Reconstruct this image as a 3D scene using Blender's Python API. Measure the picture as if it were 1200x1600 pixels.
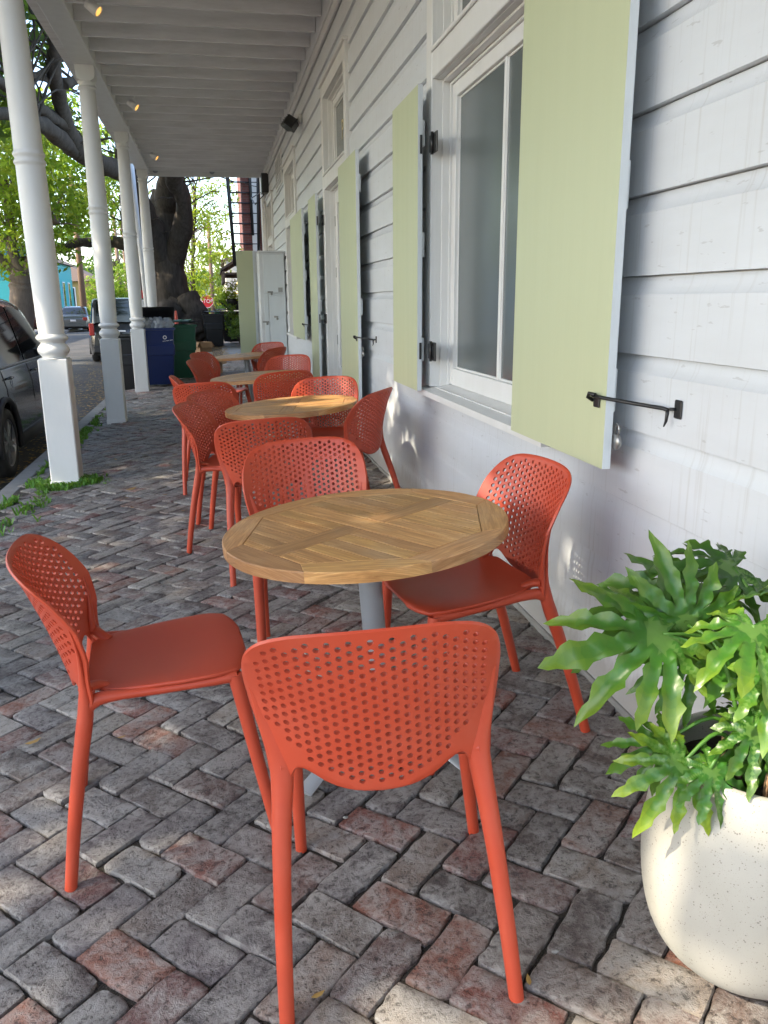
import bpy, bmesh, math, random
import numpy as np
from mathutils import Vector, Matrix, noise, geometry
R_ = math.radians
for o in list(bpy.data.objects): bpy.data.objects.remove(o)
scene = bpy.context.scene
COL = scene.collection
rng = random.Random(7)

# ---------------------------------------------------------------- camera
CAMR = ((0.98003255, 0.05753764, -0.1903303), (-0.19868484, 0.24591935, -0.9487086), (-0.00778055, 0.96758105, 0.25244083))
CAMH = 1.4
cd = bpy.data.cameras.new('camera'); cam = bpy.data.objects.new('camera', cd); COL.objects.link(cam)
cd.sensor_fit = 'HORIZONTAL'; cd.sensor_width = 36; cd.lens = 36 * 1265.36 / 1200
cd.clip_start = 0.05; cd.clip_end = 2000
cam.matrix_world = Matrix.Translation((0, 0, CAMH)) @ Matrix(CAMR).to_4x4()
scene.camera = cam
scene.render.resolution_x = 768; scene.render.resolution_y = 1024
# ---------------------------------------------------------------- light
SUN_EL = R_(40); SUN_DX, SUN_DY = 0.985, 0.165        # the light travels towards +x, a little +y
world = bpy.data.worlds.new('World'); scene.world = world; world.use_nodes = True
wn = world.node_tree.nodes; wl = world.node_tree.links
bg = wn['Background']; sky = wn.new('ShaderNodeTexSky'); sky.sky_type = 'NISHITA'; sky.sun_disc = False
sky.sun_elevation = SUN_EL; sky.sun_rotation = math.atan2(-SUN_DX, -SUN_DY)
sky.air_density = 1.0; sky.dust_density = 1.5; sky.ozone_density = 1.0
wl.new(sky.outputs[0], bg.inputs[0]); bg.inputs[1].default_value = 0.15
sd = bpy.data.lights.new('sun', 'SUN'); sd.energy = 2.0; sd.angle = R_(0.5); sd.color = (1, .88, .68)
sun = bpy.data.objects.new('sun', sd); COL.objects.link(sun)
_sv = Vector((SUN_DX * math.cos(SUN_EL), SUN_DY * math.cos(SUN_EL), -math.sin(SUN_EL))).normalized()
sun.rotation_euler = _sv.to_track_quat('-Z', 'Y').to_euler(); sun.location = (-20, -4, 20)
vs = scene.view_settings; vs.view_transform = 'Standard'; vs.look = 'None'; vs.gamma = 1; vs.use_curve_mapping = False
vs.exposure = 2.25
# ---------------------------------------------------------------- helpers
def at(px, py, Y):
    c = Vector((px - 600, -(py - 800), -1265.36)); r = Matrix(CAMR) @ c; t = Y / r.y
    return Vector((r.x * t, Y, CAMH + r.z * t))
def tag(o, label=None, cat=None, group=None, kind=None):
    if label: o['label'] = label
    if cat: o['category'] = cat
    if group: o['group'] = group
    if kind: o['kind'] = kind
    return o
def empty(name, loc=(0, 0, 0), rz=0, label=None, cat=None, group=None):
    o = bpy.data.objects.new(name, None); COL.objects.link(o); o.location = loc; o.rotation_euler = (0, 0, rz)
    o.empty_display_size = .1
    return tag(o, label, cat, group)
def wpos(o):
    v = Vector(o.location)
    while o.parent: o = o.parent; v = v + Vector(o.location)
    return v
class MB:
    def __init__(s): s.v = []; s.f = []; s.c = []; s.uv = None; s.sm = []
    def add(s, vs_, fs, smooth=False):
        n = len(s.v); s.v.extend([tuple(p) for p in vs_]); s.f.extend([tuple(i + n for i in f) for f in fs]); s.sm.extend([smooth] * len(fs)); return s
    def box(s, a, b, bev=0, M=None):
        x0, y0, z0 = a; x1, y1, z1 = b
        if x0 > x1: x0, x1 = x1, x0
        if y0 > y1: y0, y1 = y1, y0
        if z0 > z1: z0, z1 = z1, z0
        if bev > 0:
            bev = min(bev, (x1 - x0) * .45, (y1 - y0) * .45, (z1 - z0) * .45)
            X = (x0, x1); Y = (y0, y1); Z = (z0, z1); vv = []; idx = {}
            for i in (0, 1):
                for j in (0, 1):
                    for k in (0, 1):
                        sx, sy, sz = (1 if i == 0 else -1), (1 if j == 0 else -1), (1 if k == 0 else -1)
                        for ax in range(3):
                            p = [X[i] + sx * bev, Y[j] + sy * bev, Z[k] + sz * bev]; p[ax] = (X[i], Y[j], Z[k])[ax]
                            idx[(i, j, k, ax)] = len(vv); vv.append(p)
            fs = []
            for i in (0, 1): fs.append([idx[(i, 0, 0, 0)], idx[(i, 1, 0, 0)], idx[(i, 1, 1, 0)], idx[(i, 0, 1, 0)]][::(-1 if i == 0 else 1)])
            for j in (0, 1): fs.append([idx[(0, j, 0, 1)], idx[(0, j, 1, 1)], idx[(1, j, 1, 1)], idx[(1, j, 0, 1)]][::(-1 if j == 0 else 1)])
            for k in (0, 1): fs.append([idx[(0, 0, k, 2)], idx[(1, 0, k, 2)], idx[(1, 1, k, 2)], idx[(0, 1, k, 2)]][::(-1 if k == 0 else 1)])
            for i in (0, 1):
                for j in (0, 1):
                    f = [idx[(i, j, 0, 0)], idx[(i, j, 0, 1)], idx[(i, j, 1, 1)], idx[(i, j, 1, 0)]]; fs.append(f if (i == j) else f[::-1])
            for j in (0, 1):
                for k in (0, 1):
                    f = [idx[(0, j, k, 1)], idx[(0, j, k, 2)], idx[(1, j, k, 2)], idx[(1, j, k, 1)]]; fs.append(f if (j == k) else f[::-1])
            for i in (0, 1):
                for k in (0, 1):
                    f = [idx[(i, 0, k, 0)], idx[(i, 1, k, 0)], idx[(i, 1, k, 2)], idx[(i, 0, k, 2)]]; fs.append(f if (i == k) else f[::-1])
            for i in (0, 1):
                for j in (0, 1):
                    for k in (0, 1):
                        f = [idx[(i, j, k, 0)], idx[(i, j, k, 1)], idx[(i, j, k, 2)]]; fs.append(f if (i + j + k) % 2 == 1 else f[::-1])
        else:
            vv = [(x0, y0, z0), (x1, y0, z0), (x1, y1, z0), (x0, y1, z0), (x0, y0, z1), (x1, y0, z1), (x1, y1, z1), (x0, y1, z1)]
            fs = [(0, 3, 2, 1), (4, 5, 6, 7), (0, 1, 5, 4), (1, 2, 6, 5), (2, 3, 7, 6), (3, 0, 4, 7)]
        if M is not None: vv = [M @ Vector(p) for p in vv]
        return s.add(vv, fs)
    def prism(s, poly, z0, z1, M=None):
        n = len(poly); a = sum(poly[i][0] * poly[(i + 1) % n][1] - poly[(i + 1) % n][0] * poly[i][1] for i in range(n))
        if a < 0: poly = poly[::-1]
        vv = [(p[0], p[1], z0) for p in poly] + [(p[0], p[1], z1) for p in poly]
        fs = [tuple(range(n))[::-1], tuple(range(n, 2 * n))] + [(i, (i + 1) % n, n + (i + 1) % n, n + i) for i in range(n)]
        if M is not None: vv = [M @ Vector(p) for p in vv]
        return s.add(vv, fs)
    def tube(s, pts, rad, n=12, cap=True, flat=None, ref=None, smooth=True):
        """sweep; rad = list of r or (ra, rb); ref fixes the first cross axis"""
        pts = [Vector(p) for p in pts]; m = len(pts); vv = []
        prev = None
        for i, p in enumerate(pts):
            t = (pts[min(i + 1, m - 1)] - pts[max(i - 1, 0)]).normalized()
            if prev is None:
                a = Vector(ref) if ref is not None else (Vector((0, 0, 1)) if abs(t.z) < .9 else Vector((1, 0, 0)))
            else: a = prev
            a = (a - t * a.dot(t)).normalized(); b = t.cross(a); prev = a
            r = rad[i] if isinstance(rad, (list, tuple)) else rad
            ra, rb = r if isinstance(r, (list, tuple)) else (r, r)
            for k in range(n):
                w = 2 * math.pi * k / n; vv.append(p + a * (math.cos(w) * ra) + b * (math.sin(w) * rb))
        fs = []
        for i in range(m - 1):
            for k in range(n):
                fs.append((i * n + k, i * n + (k + 1) % n, (i + 1) * n + (k + 1) % n, (i + 1) * n + k))
        s.add(vv, fs, smooth)
        if cap:
            q = len(s.v) - m * n
            s.f.append(tuple(q + k for k in range(n))[::-1]); s.sm.append(False)
            s.f.append(tuple(q + (m - 1) * n + k for k in range(n))); s.sm.append(False)
        return s
    def lathe(s, prof, n=32, c=(0, 0, 0), smooth=True, M=None, cap=True):
        vv = []
        for r, z in prof:
            for k in range(n):
                w = 2 * math.pi * k / n; vv.append(Vector((c[0] + r * math.cos(w), c[1] + r * math.sin(w), c[2] + z)))
        fs = [(i * n + k, i * n + (k + 1) % n, (i + 1) * n + (k + 1) % n, (i + 1) * n + k) for i in range(len(prof) - 1) for k in range(n)]
        if cap:
            fs += [tuple(range(n))[::-1], tuple((len(prof) - 1) * n + k for k in range(n))]
        if M is not None: vv = [M @ p for p in vv]
        return s.add(vv, fs, smooth)
    def grid(s, fn, nu, nv, smooth=True, closed=False):
        vv = [fn(i / nu, j / nv) for i in range(nu + 1) for j in range(nv + 1)]
        fs = [(i * (nv + 1) + j, (i + 1) * (nv + 1) + j, (i + 1) * (nv + 1) + j + 1, i * (nv + 1) + j + 1) for i in range(nu) for j in range(nv)]
        return s.add(vv, fs, smooth)
    def build(s, name, mat, parent=None, world=False, sharp=None, flip=False):
        me = bpy.data.meshes.new(name)
        off = wpos(parent) if (parent is not None and world) else Vector((0, 0, 0))
        vs2 = [(p[0] - off.x, p[1] - off.y, p[2] - off.z) for p in s.v] if world and parent is not None else s.v
        me.from_pydata(vs2, [], [f[::-1] for f in s.f] if flip else s.f)
        me.polygons.foreach_set('use_smooth', s.sm)
        if s.c:
            at_ = me.color_attributes.new('Col', 'FLOAT_COLOR', 'CORNER'); 
            buf = []
            for f, c in zip(s.f, s.c): buf.extend(list(c) * len(f))
            at_.data.foreach_set('color', buf)
        if s.uv:
            l = me.uv_layers.new(name='UVMap'); buf = []
            for u in s.uv:
                for q in u: buf.extend(q)
            l.data.foreach_set('uv', buf)
        if sharp: me.set_sharp_from_angle(angle=R_(sharp))
        if mat: me.materials.append(mat)
        me.update()
        o = bpy.data.objects.new(name, me); COL.objects.link(o)
        if parent is not None: o.parent = parent
        return o
def np_mesh(name, V, F, mat, parent=None, colors=None, smooth=False):
    """fast mesh of equal-size faces"""
    V = np.asarray(V, dtype=np.float32); F = np.asarray(F, dtype=np.int32); k = F.shape[1]
    me = bpy.data.meshes.new(name); me.vertices.add(len(V)); me.vertices.foreach_set('co', V.ravel())
    me.loops.add(F.size); me.loops.foreach_set('vertex_index', F.ravel())
    me.polygons.add(len(F)); me.polygons.foreach_set('loop_start', np.arange(0, F.size, k, dtype=np.int32))
    me.polygons.foreach_set('loop_total', np.full(len(F), k, dtype=np.int32))
    if smooth: me.polygons.foreach_set('use_smooth', np.ones(len(F), dtype=bool))
    me.update(calc_edges=True)
    if colors is not None:
        a = me.color_attributes.new('Col', 'FLOAT_COLOR', 'CORNER')
        a.data.foreach_set('color', np.repeat(np.asarray(colors, dtype=np.float32), k, axis=0).ravel())
    me.materials.append(mat)
    o = bpy.data.objects.new(name, me); COL.objects.link(o)
    if parent is not None: o.parent = parent
    return o
def copy_tree(o, parent=None):
    c = o.copy(); COL.objects.link(c); c.parent = parent
    for ch in [q for q in bpy.data.objects if q.parent == o]: copy_tree(ch, c)
    return c
# ---------------------------------------------------------------- materials
def lin(h):
    r = [int(h[i:i + 2], 16) / 255 for i in (0, 2, 4)]
    return tuple((c / 12.92 if c <= .04045 else ((c + .055) / 1.055) ** 2.4) for c in r)
class N:
    def __init__(s, name):
        s.m = bpy.data.materials.new(name); s.m.use_nodes = True; s.t = s.m.node_tree; s.p = s.t.nodes['Principled BSDF']; s.out = s.t.nodes['Material Output']
    def n(s, typ, **kw):
        q = s.t.nodes.new('ShaderNode' + typ)
        for k, v in kw.items():
            if k.startswith('_'): setattr(q, k[1:], v)
            else: q.inputs[k.replace('0', ' ')].default_value = v
        return q
    def l(s, a, b): s.t.links.new(a, b)
    def coord(s, scale=(1, 1, 1), kind='Object', rot=(0, 0, 0)):
        c = s.n('TexCoord') if kind != 'Geo' else s.n('NewGeometry'); mp = s.n('Mapping'); mp.inputs['Scale'].default_value = scale; mp.inputs['Rotation'].default_value = rot
        s.l(c.outputs['Position' if kind == 'Geo' else kind], mp.inputs[0]); return mp.outputs[0]
    def noise(s, vec, scale, detail=4, rough=.55, dist=0):
        q = s.n('TexNoise', Scale=scale, Detail=detail, Roughness=rough, Distortion=dist); s.l(vec, q.inputs['Vector']); return q.outputs['Fac']
    def ramp(s, fac, stops):
        q = s.n('ValToRGB'); s.l(fac, q.inputs[0]); e = q.color_ramp.elements
        while len(e) < len(stops): e.new(.5)
        for k, (p, c) in enumerate(stops): e[k].position = p; e[k].color = (*c, 1) if len(c) == 3 else c
        return q.outputs[0]
    def mix(s, fac, a, b, mode='MIX'):
        q = s.n('Mix'); q.data_type = 'RGBA'; q.blend_type = mode
        for inp, v in ((q.inputs[0], fac), (q.inputs[6], a), (q.inputs[7], b)):
            if isinstance(v, (int, float)): inp.default_value = v
            elif isinstance(v, tuple): inp.default_value = (*v[:3], 1)
            else: s.l(v, inp)
        return q.outputs[2]
    def math(s, op, a, b=0.0, c=None):
        q = s.n('Math'); q.operation = op
        for i, v in enumerate((a, b) if c is None else (a, b, c)):
            if isinstance(v, (int, float)): q.inputs[i].default_value = v
            else: s.l(v, q.inputs[i])
        return q.outputs[0]
    def bump(s, h, strength=.3, dist=.01):
        q = s.n('Bump', Strength=strength, Distance=dist); s.l(h, q.inputs['Height']); s.l(q.outputs[0], s.p.inputs['Normal']); return q
    def set(s, base=None, rough=None, metal=None, spec=None):
        for nm, v in (('Base Color', base), ('Roughness', rough), ('Metallic', metal), ('Specular IOR Level', spec)):
            if v is None: continue
            if isinstance(v, (int, float)): s.p.inputs[nm].default_value = v
            elif isinstance(v, tuple): s.p.inputs[nm].default_value = (*v[:3], 1)
            else: s.l(v, s.p.inputs[nm])
        return s.m
def paint(name, col, rough=.5, dirt=.12, dirtcol=(.25, .22, .18), grain=(1, 1, 1), bump=.12, sc=6, metal=0, spec=.5, fleck=False, splash=False):
    a = N(name); v = a.coord(grain, 'Geo')
    n1 = a.noise(v, sc, 6, .6); n2 = a.noise(v, sc * 9, 4, .6)
    c = a.mix(a.math('MULTIPLY', a.ramp(n1, [(.35, (0, 0, 0)), (.75, (1, 1, 1))]), dirt), col, dirtcol)
    c = a.mix(a.math('MULTIPLY', n2, dirt * .5), c, tuple(min(1, x * 1.25) for x in col))
    if fleck:
        f = a.noise(v, 38, 3, .7); m_ = a.ramp(f, [(.655, (0, 0, 0)), (.69, (1, 1, 1))]); c = a.mix(a.math('MULTIPLY', m_, .3), c, (.22, .2, .18))
    if splash:
        sp = a.n('SeparateXYZ'); a.l(a.coord((1, 1, 1), 'Geo'), sp.inputs[0]); nn = a.noise(a.coord((1, 3, 1), 'Geo'), 5, 5, .7)
        lv = a.math('ADD', sp.outputs[2], a.math('MULTIPLY', nn, -.22)); c = a.mix(a.math('MULTIPLY', a.ramp(lv, [(0.0, (1, 1, 1)), (.10, (0, 0, 0))]), .55), c, (.24, .20, .16))
        st_ = a.noise(a.coord((1, 26, .7), 'Geo'), 2.2, 3, .6); c = a.mix(a.math('MULTIPLY', a.ramp(st_, [(.56, (0, 0, 0)), (.72, (1, 1, 1))]), .28), c, (.36, .33, .29))
    a.bump(a.math('ADD', n1, a.math('MULTIPLY', n2, .5)), bump, .004)
    return a.set(c, a.math('ADD', a.math('MULTIPLY', n1, .2), rough - .1), metal, spec)
M = {}
M['siding'] = paint('siding_paint', (.60, .62, .64), .42, .2, (.34, .33, .31), (1, .22, 1), .25, 5, fleck=True, splash=True)
M['trim'] = paint('white_trim_paint', (.68, .675, .655), .4, .15, (.4, .37, .32), (1, 1, .3), .2, 7)
M['green'] = paint('sage_green_paint', (.475, .505, .32), .42, .10, (.38, .42, .26), (3, 3, .15), .15, 5)
M['shedge'] = paint('pale_shutter_edge_paint', (.60, .64, .66), .45, .12, (.35, .35, .33), (3, 3, .3), .15, 7)
M['ceil'] = paint('ceiling_paint', (.76, .75, .74), .55, .35, (.3, .27, .23), (.5, 3, 3), .25, 4)
M['black'] = paint('black_iron', (.012, .012, .013), .35, .1, (.03, .03, .03), bump=.1, sc=30)
M['orange'] = paint('terracotta_plastic', (.44, .054, .022), .42, .20, (.44, .13, .085), bump=.05, sc=7, spec=.4)
M['steel'] = paint('grey_powder_coat', (.33, .35, .37), .38, .1, (.2, .2, .2), bump=.05, sc=20, metal=.3)
M['screw'] = paint('galvanised_metal', (.30, .30, .29), .35, .2, (.2, .18, .16), bump=.05, sc=30, metal=.8)
M['soil'] = paint('potting_soil', (.02, .014, .010), .9, .5, (.05, .035, .02), bump=1, sc=60)
M['tyre'] = paint('tyre_rubber', (.018, .018, .019), .7, .3, (.05, .045, .04), bump=.2, sc=40)
M['concrete'] = paint('concrete', (.26, .255, .24), .85, .5, (.13, .12, .11), bump=.5, sc=7)
M['bark'] = paint('oak_bark', (.075, .060, .046), .95, .95, (.010, .008, .006), (5, 5, .9), 1.0, 3)
M['palebark'] = paint('pale_bark', (.17, .13, .10), .9, .6, (.06, .045, .035), (6, 6, 1.2), .9, 4)
M['pole'] = paint('weathered_pole_wood', (.22, .14, .09), .85, .5, (.10, .07, .05), (8, 8, .5), .5, 3)
M['binblue'] = paint('blue_bin_plastic', (.008, .024, .12), .45, .25, (.02, .03, .08), bump=.15, sc=12)
M['bingreen'] = paint('green_bin_plastic', (.012, .10, .055), .5, .25, (.02, .05, .03), bump=.15, sc=12)
M['binblack'] = paint('black_bin_plastic', (.012, .012, .013), .5, .2, (.03, .03, .03), bump=.15, sc=12)
M['card'] = paint('cardboard', (.36, .22, .12), .8, .3, (.24, .14, .08), bump=.2, sc=14)
M['bag'] = paint('grey_bag_film', (.35, .38, .42), .25, .4, (.12, .13, .15), bump=.6, sc=16)
M['whitep'] = paint('white_plastic', (.72, .72, .72), .4, .1, bump=.05, sc=20)
M['redbrick'] = None
def asphalt():
    a = N('asphalt'); v = a.coord((1, 1, 1), 'Geo'); n1 = a.noise(v, 1.1, 6, .65); n2 = a.noise(v, 90, 3, .6)
    c = a.ramp(n1, [(.3, (.030, .030, .031)), (.55, (.062, .060, .058)), (.75, (.095, .085, .07))])
    c = a.mix(a.ramp(n2, [(.55, (0, 0, 0)), (.75, (.6, .6, .6))]), c, (.16, .15, .14))
    a.bump(n2, .6, .01); return a.set(c, .88)
M['asphalt'] = asphalt()
def dirt():
    a = N('leafy_dirt'); v = a.coord((1, 1, 1), 'Geo'); n1 = a.noise(v, 2.2, 6, .7); n2 = a.noise(v, 45, 3, .7)
    c = a.ramp(n1, [(.3, (.028, .022, .016)), (.55, (.075, .058, .042)), (.75, (.14, .115, .085))])
    c = a.mix(a.ramp(n2, [(.55, (0, 0, 0)), (.7, (.7, .7, .7))]), c, (.20, .13, .07))
    a.bump(n2, 1, .02); return a.set(c, .95)
M['dirt'] = dirt()
def joint():
    a = N('joint_grit'); v = a.coord((1, 1, 1), 'Geo'); n1 = a.noise(v, 6, 5, .6); n2 = a.noise(v, 220, 3, .7)
    c = a.ramp(n2, [(.3, (.018, .016, .013)), (.6, (.075, .066, .054)), (.8, (.20, .18, .15))])
    c = a.mix(a.ramp(n1, [(.5, (0, 0, 0)), (.75, (.5, .5, .5))]), c, (.10, .09, .075))
    a.bump(n2, 1, .01); return a.set(c, .95)
M['joint'] = joint()
def brick():
    a = N('worn_paving_brick'); v = a.coord((1, 1, 1), 'Geo'); col = a.n('VertexColor'); col.layer_name = 'Col'
    n1 = a.noise(v, 11, 6, .68, .6); n2 = a.noise(v, 55, 5, .75, .4); n3 = a.noise(v, 260, 3, .7); n4 = a.noise(v, 2.0, 3, .5)
    # lime and lichen film, worn unevenly
    film = a.ramp(a.math('ADD', a.math('MULTIPLY', n1, .72), a.math('MULTIPLY', n2, .38)), [(.46, (0, 0, 0)), (.63, (1, 1, 1))])
    c = a.mix(a.math('MULTIPLY', film, .72), col.outputs['Color'], (.38, .365, .34))
    dark = a.ramp(n2, [(.36, (1, 1, 1)), (.47, (0, 0, 0))]); c = a.mix(a.math('MULTIPLY', dark, .8), c, (.028, .024, .021))
    spk = a.ramp(n3, [(.62, (0, 0, 0)), (.72, (1, 1, 1))]); c = a.mix(a.math('MULTIPLY', spk, .45), c, (.45, .43, .39))
    c = a.mix(a.math('MULTIPLY', a.ramp(n4, [(.4, (0, 0, 0)), (.7, (1, 1, 1))]), .3), c, (.10, .09, .085))
    vor = a.n('TexVoronoi', Scale=75.0); a.l(v, vor.inputs['Vector']); pit = a.ramp(vor.outputs['Distance'], [(.10, (0, 0, 0)), (.28, (1, 1, 1))])
    pm = a.ramp(a.noise(v, 7, 3, .5), [(.5, (0, 0, 0)), (.62, (1, 1, 1))]); pitm = a.mix(pm, (1, 1, 1), pit)
    c = a.mix(a.math('MULTIPLY', a.math('SUBTRACT', 1.0, pitm), .6), c, (.03, .026, .022))
    h = a.math('ADD', a.math('ADD', a.math('MULTIPLY', n1, .9), a.math('MULTIPLY', n2, .7)), a.math('ADD', a.math('MULTIPLY', n3, .22), a.math('MULTIPLY', pitm, .25)))
    a.bump(h, .85, .011)
    return a.set(a.mix(.16, c, (.03, .03, .032)), a.math('SUBTRACT', .84, a.math('MULTIPLY', n1, .42)), spec=.45)
M['brick'] = brick()
def wood():
    a = N('oiled_teak'); uv = a.n('UVMap'); uv.uv_map = 'UVMap'; mp = a.n('Mapping'); mp.inputs['Scale'].default_value = (1.6, 22, 1); a.l(uv.outputs[0], mp.inputs[0])
    col = a.n('VertexColor'); col.layer_name = 'Col'
    n1 = a.noise(mp.outputs[0], 3.2, 6, .6, 1.2)
    mp2 = a.n('Mapping'); mp2.inputs['Scale'].default_value = (4, 120, 1); a.l(uv.outputs[0], mp2.inputs[0]); n2 = a.noise(mp2.outputs[0], 4, 4, .6, .3)
    c = a.ramp(n1, [(.28, (.30, .145, .050)), (.5, (.50, .265, .10)), (.72, (.70, .42, .175))])
    c = a.mix(.9, c, col.outputs['Color'], 'MULTIPLY'); c = a.mix(a.math('MULTIPLY', a.ramp(n2, [(.4, (1, 1, 1)), (.55, (0, 0, 0))]), .35), c, (.22, .11, .04))
    w = a.noise(a.coord((1, 1, 1), 'Geo'), 5, 4, .6); c = a.mix(a.math('MULTIPLY', a.ramp(w, [(.5, (0, 0, 0)), (.75, (1, 1, 1))]), .28), c, (.55, .43, .28))
    a.bump(a.math('ADD', n1, n2), .22, .0025); return a.set(c, .46, spec=.45)
M['wood'] = wood()
def terrazzo():
    a = N('speckled_planter'); v = a.coord((1, 1, 1), 'Object')
    vo = a.n('TexVoronoi', Scale=150.0); a.l(v, vo.inputs['Vector']); d = a.noise(v, 60, 3, .6)
    sp = a.ramp(a.math('ADD', vo.outputs['Distance'], a.math('MULTIPLY', d, .75)), [(.50, (1, 1, 1)), (.54, (0, 0, 0))])
    vo2 = a.n('TexVoronoi', Scale=330.0); a.l(v, vo2.inputs['Vector']); sp2 = a.ramp(a.math('ADD', vo2.outputs['Distance'], a.math('MULTIPLY', d, .5)), [(.40, (1, 1, 1)), (.44, (0, 0, 0))])
    n = a.noise(v, 5, 4, .5); c = a.ramp(n, [(.3, (.34, .33, .285)), (.7, (.40, .385, .34))])
    c = a.mix(a.math('MULTIPLY', sp, .72), c, (.13, .12, .105)); c = a.mix(a.math('MULTIPLY', sp2, .5), c, (.22, .20, .17))
    a.bump(a.noise(v, 90, 3, .5), .12, .002); return a.set(c, .6)
M['pot'] = terrazzo()
def leafmat(name, c1, c2, c3, trans=.35, rough=.45, vein=False):
    a = N(name); v = a.coord((1, 1, 1), 'Geo'); col = a.n('VertexColor'); col.layer_name = 'Col'
    sep = a.n('SeparateColor'); a.l(col.outputs['Color'], sep.inputs[0])
    c = a.ramp(sep.outputs[0], [(0, c1), (.5, c2), (1, c3)])
    if vein:
        c = a.mix(sep.outputs[1], c, tuple(min(1, x * 1.0) for x in (.17, .30, .07)))
        nz = a.noise(v, 30, 3, .5); c = a.mix(a.math('MULTIPLY', nz, .3), c, c1); a.bump(nz, .15, .003)
        c = a.mix(sep.outputs[2], c, (.34, .42, .03))
    a.set(c, rough)
    tr = a.n('BsdfTranslucent'); a.l(a.mix(.5, c, (.30, .45, .03)), tr.inputs[0])
    mx = a.n('MixShader'); mx.inputs[0].default_value = trans; a.l(a.p.outputs[0], mx.inputs[1]); a.l(tr.outputs[0], mx.inputs[2]); a.l(mx.outputs[0], a.out.inputs[0])
    return a.m
M['philo'] = leafmat('glossy_leaf', (.016, .070, .010), (.045, .17, .02), (.12, .31, .025), .30, .34, True)
M['oakleaf'] = leafmat('oak_leaf', (.022, .055, .012), (.055, .11, .02), (.14, .20, .03), .45, .55)
M['limeleaf'] = leafmat('lime_leaf', (.09, .18, .02), (.26, .38, .03), (.52, .55, .05), .6, .55)
M['grass'] = leafmat('weed_blade', (.05, .14, .02), (.09, .24, .03), (.16, .34, .05), .3, .5)
M['litter'] = leafmat('dry_leaf', (.16, .09, .04), (.30, .18, .08), (.42, .26, .07), .1, .7)
def glass(name, col, rough=.12, lo=None):
    a = N(name); v = a.coord((1, 1, 1), 'Geo'); n = a.noise(v, .9, 3, .5); c = a.mix(n, col, lo or tuple(x * .6 for x in col))
    return a.set(c, rough, spec=.7)
M['frost'] = glass('frosted_glass', (.16, .19, .185), .2, (.06, .067, .07))
M['carglass'] = glass('dark_car_glass', (.012, .014, .016), .04)
M['darkglass'] = glass('dark_pane', (.03, .035, .04), .06)
def carpaint(name, c, rough=.22, metal=.3):
    a = N(name); v = a.coord((1, 1, 1), 'Geo'); n = a.noise(v, 3, 4, .6)
    a.p.inputs['Coat Weight'].default_value = .8; a.p.inputs['Coat Roughness'].default_value = .06
    return a.set(a.mix(a.math('MULTIPLY', n, .25), c, (.08, .075, .07)), rough, metal)
M['carblack'] = carpaint('black_car_paint', (.010, .011, .013)); M['cargrey'] = carpaint('charcoal_car_paint', (.035, .036, .035))
M['carmaroon'] = carpaint('maroon_car_paint', (.10, .010, .012)); M['carslate'] = carpaint('slate_car_paint', (.09, .10, .11))
M['trimplastic'] = paint('black_car_trim', (.02, .02, .021), .6, .2, (.05, .05, .05), bump=.1, sc=20)
M['rim'] = paint('alloy_rim', (.30, .30, .31), .3, .2, (.08, .08, .08), bump=.05, sc=20, metal=.8)
M['redlamp'] = paint('red_lamp_lens', (.35, .012, .012), .15, .05, bump=.0, sc=20)
def flat(name, col, rough=.6):
    return paint(name, col, rough, .15, tuple(x * .6 for x in col), bump=.1, sc=10)
M['teal'] = paint('teal_siding', (.05, .42, .46), .6, .2, (.03, .25, .28), (1, 1, 12), .4, 2)
M['tealdark'] = flat('deep_teal_trim', (.02, .13, .22)); M['yellow'] = flat('ochre_wall', (.42, .29, .10)); M['roofbrown'] = flat('brown_roof', (.13, .09, .07), .9)
M['cream'] = flat('cream_wall', (.50, .45, .36)); M['pink'] = flat('pink_wall', (.48, .16, .15)); M['signred'] = flat('sign_red', (.5, .02, .03)); M['signwhite'] = flat('sign_white', (.75, .75, .75))
M['blue'] = flat('blue_wall', (.04, .20, .45))
def brickwall():
    a = N('red_brick_wall'); v = a.coord((1, 1, 1), 'Geo'); sw = a.n('SeparateXYZ'); a.l(v, sw.inputs[0]); cb = a.n('CombineXYZ'); a.l(a.math('ADD', sw.outputs[0], sw.outputs[1]), cb.inputs[0]); a.l(sw.outputs[2], cb.inputs[1])
    b = a.n('TexBrick', Scale=1.0); b.inputs['Brick Width'].default_value = .22; b.inputs['Row Height'].default_value = .075; b.inputs['Mortar Size'].default_value = .008
    b.inputs['Color1'].default_value = (.26, .085, .06, 1); b.inputs['Color2'].default_value = (.17, .06, .045, 1); b.inputs['Mortar'].default_value = (.2, .16, .14, 1)
    a.l(cb.outputs[0], b.inputs[0]); a.bump(b.outputs['Fac'], -.4, .01); return a.set(a.mix(a.noise(v, 1, 5, .6), b.outputs[0], (.14, .05, .04)), .9)
M['redbrick'] = brickwall()
def emis(name, c, s):
    a = N(name); a.p.inputs['Emission Color'].default_value = (*c, 1); a.p.inputs['Emission Strength'].default_value = s; v = a.noise(a.coord((1, 1, 1), 'Geo'), 20); return a.set(a.mix(v, c, c), .5)
M['lamp'] = emis('warm_lamp_lens', (1, .50, .12), .30); M['bulb'] = emis('warm_bulb', (1, .6, .2), 1)
M['gold'] = paint('gilt_lettering', (.55, .42, .16), .35, .1, bump=.05, sc=30, metal=.3)
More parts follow.
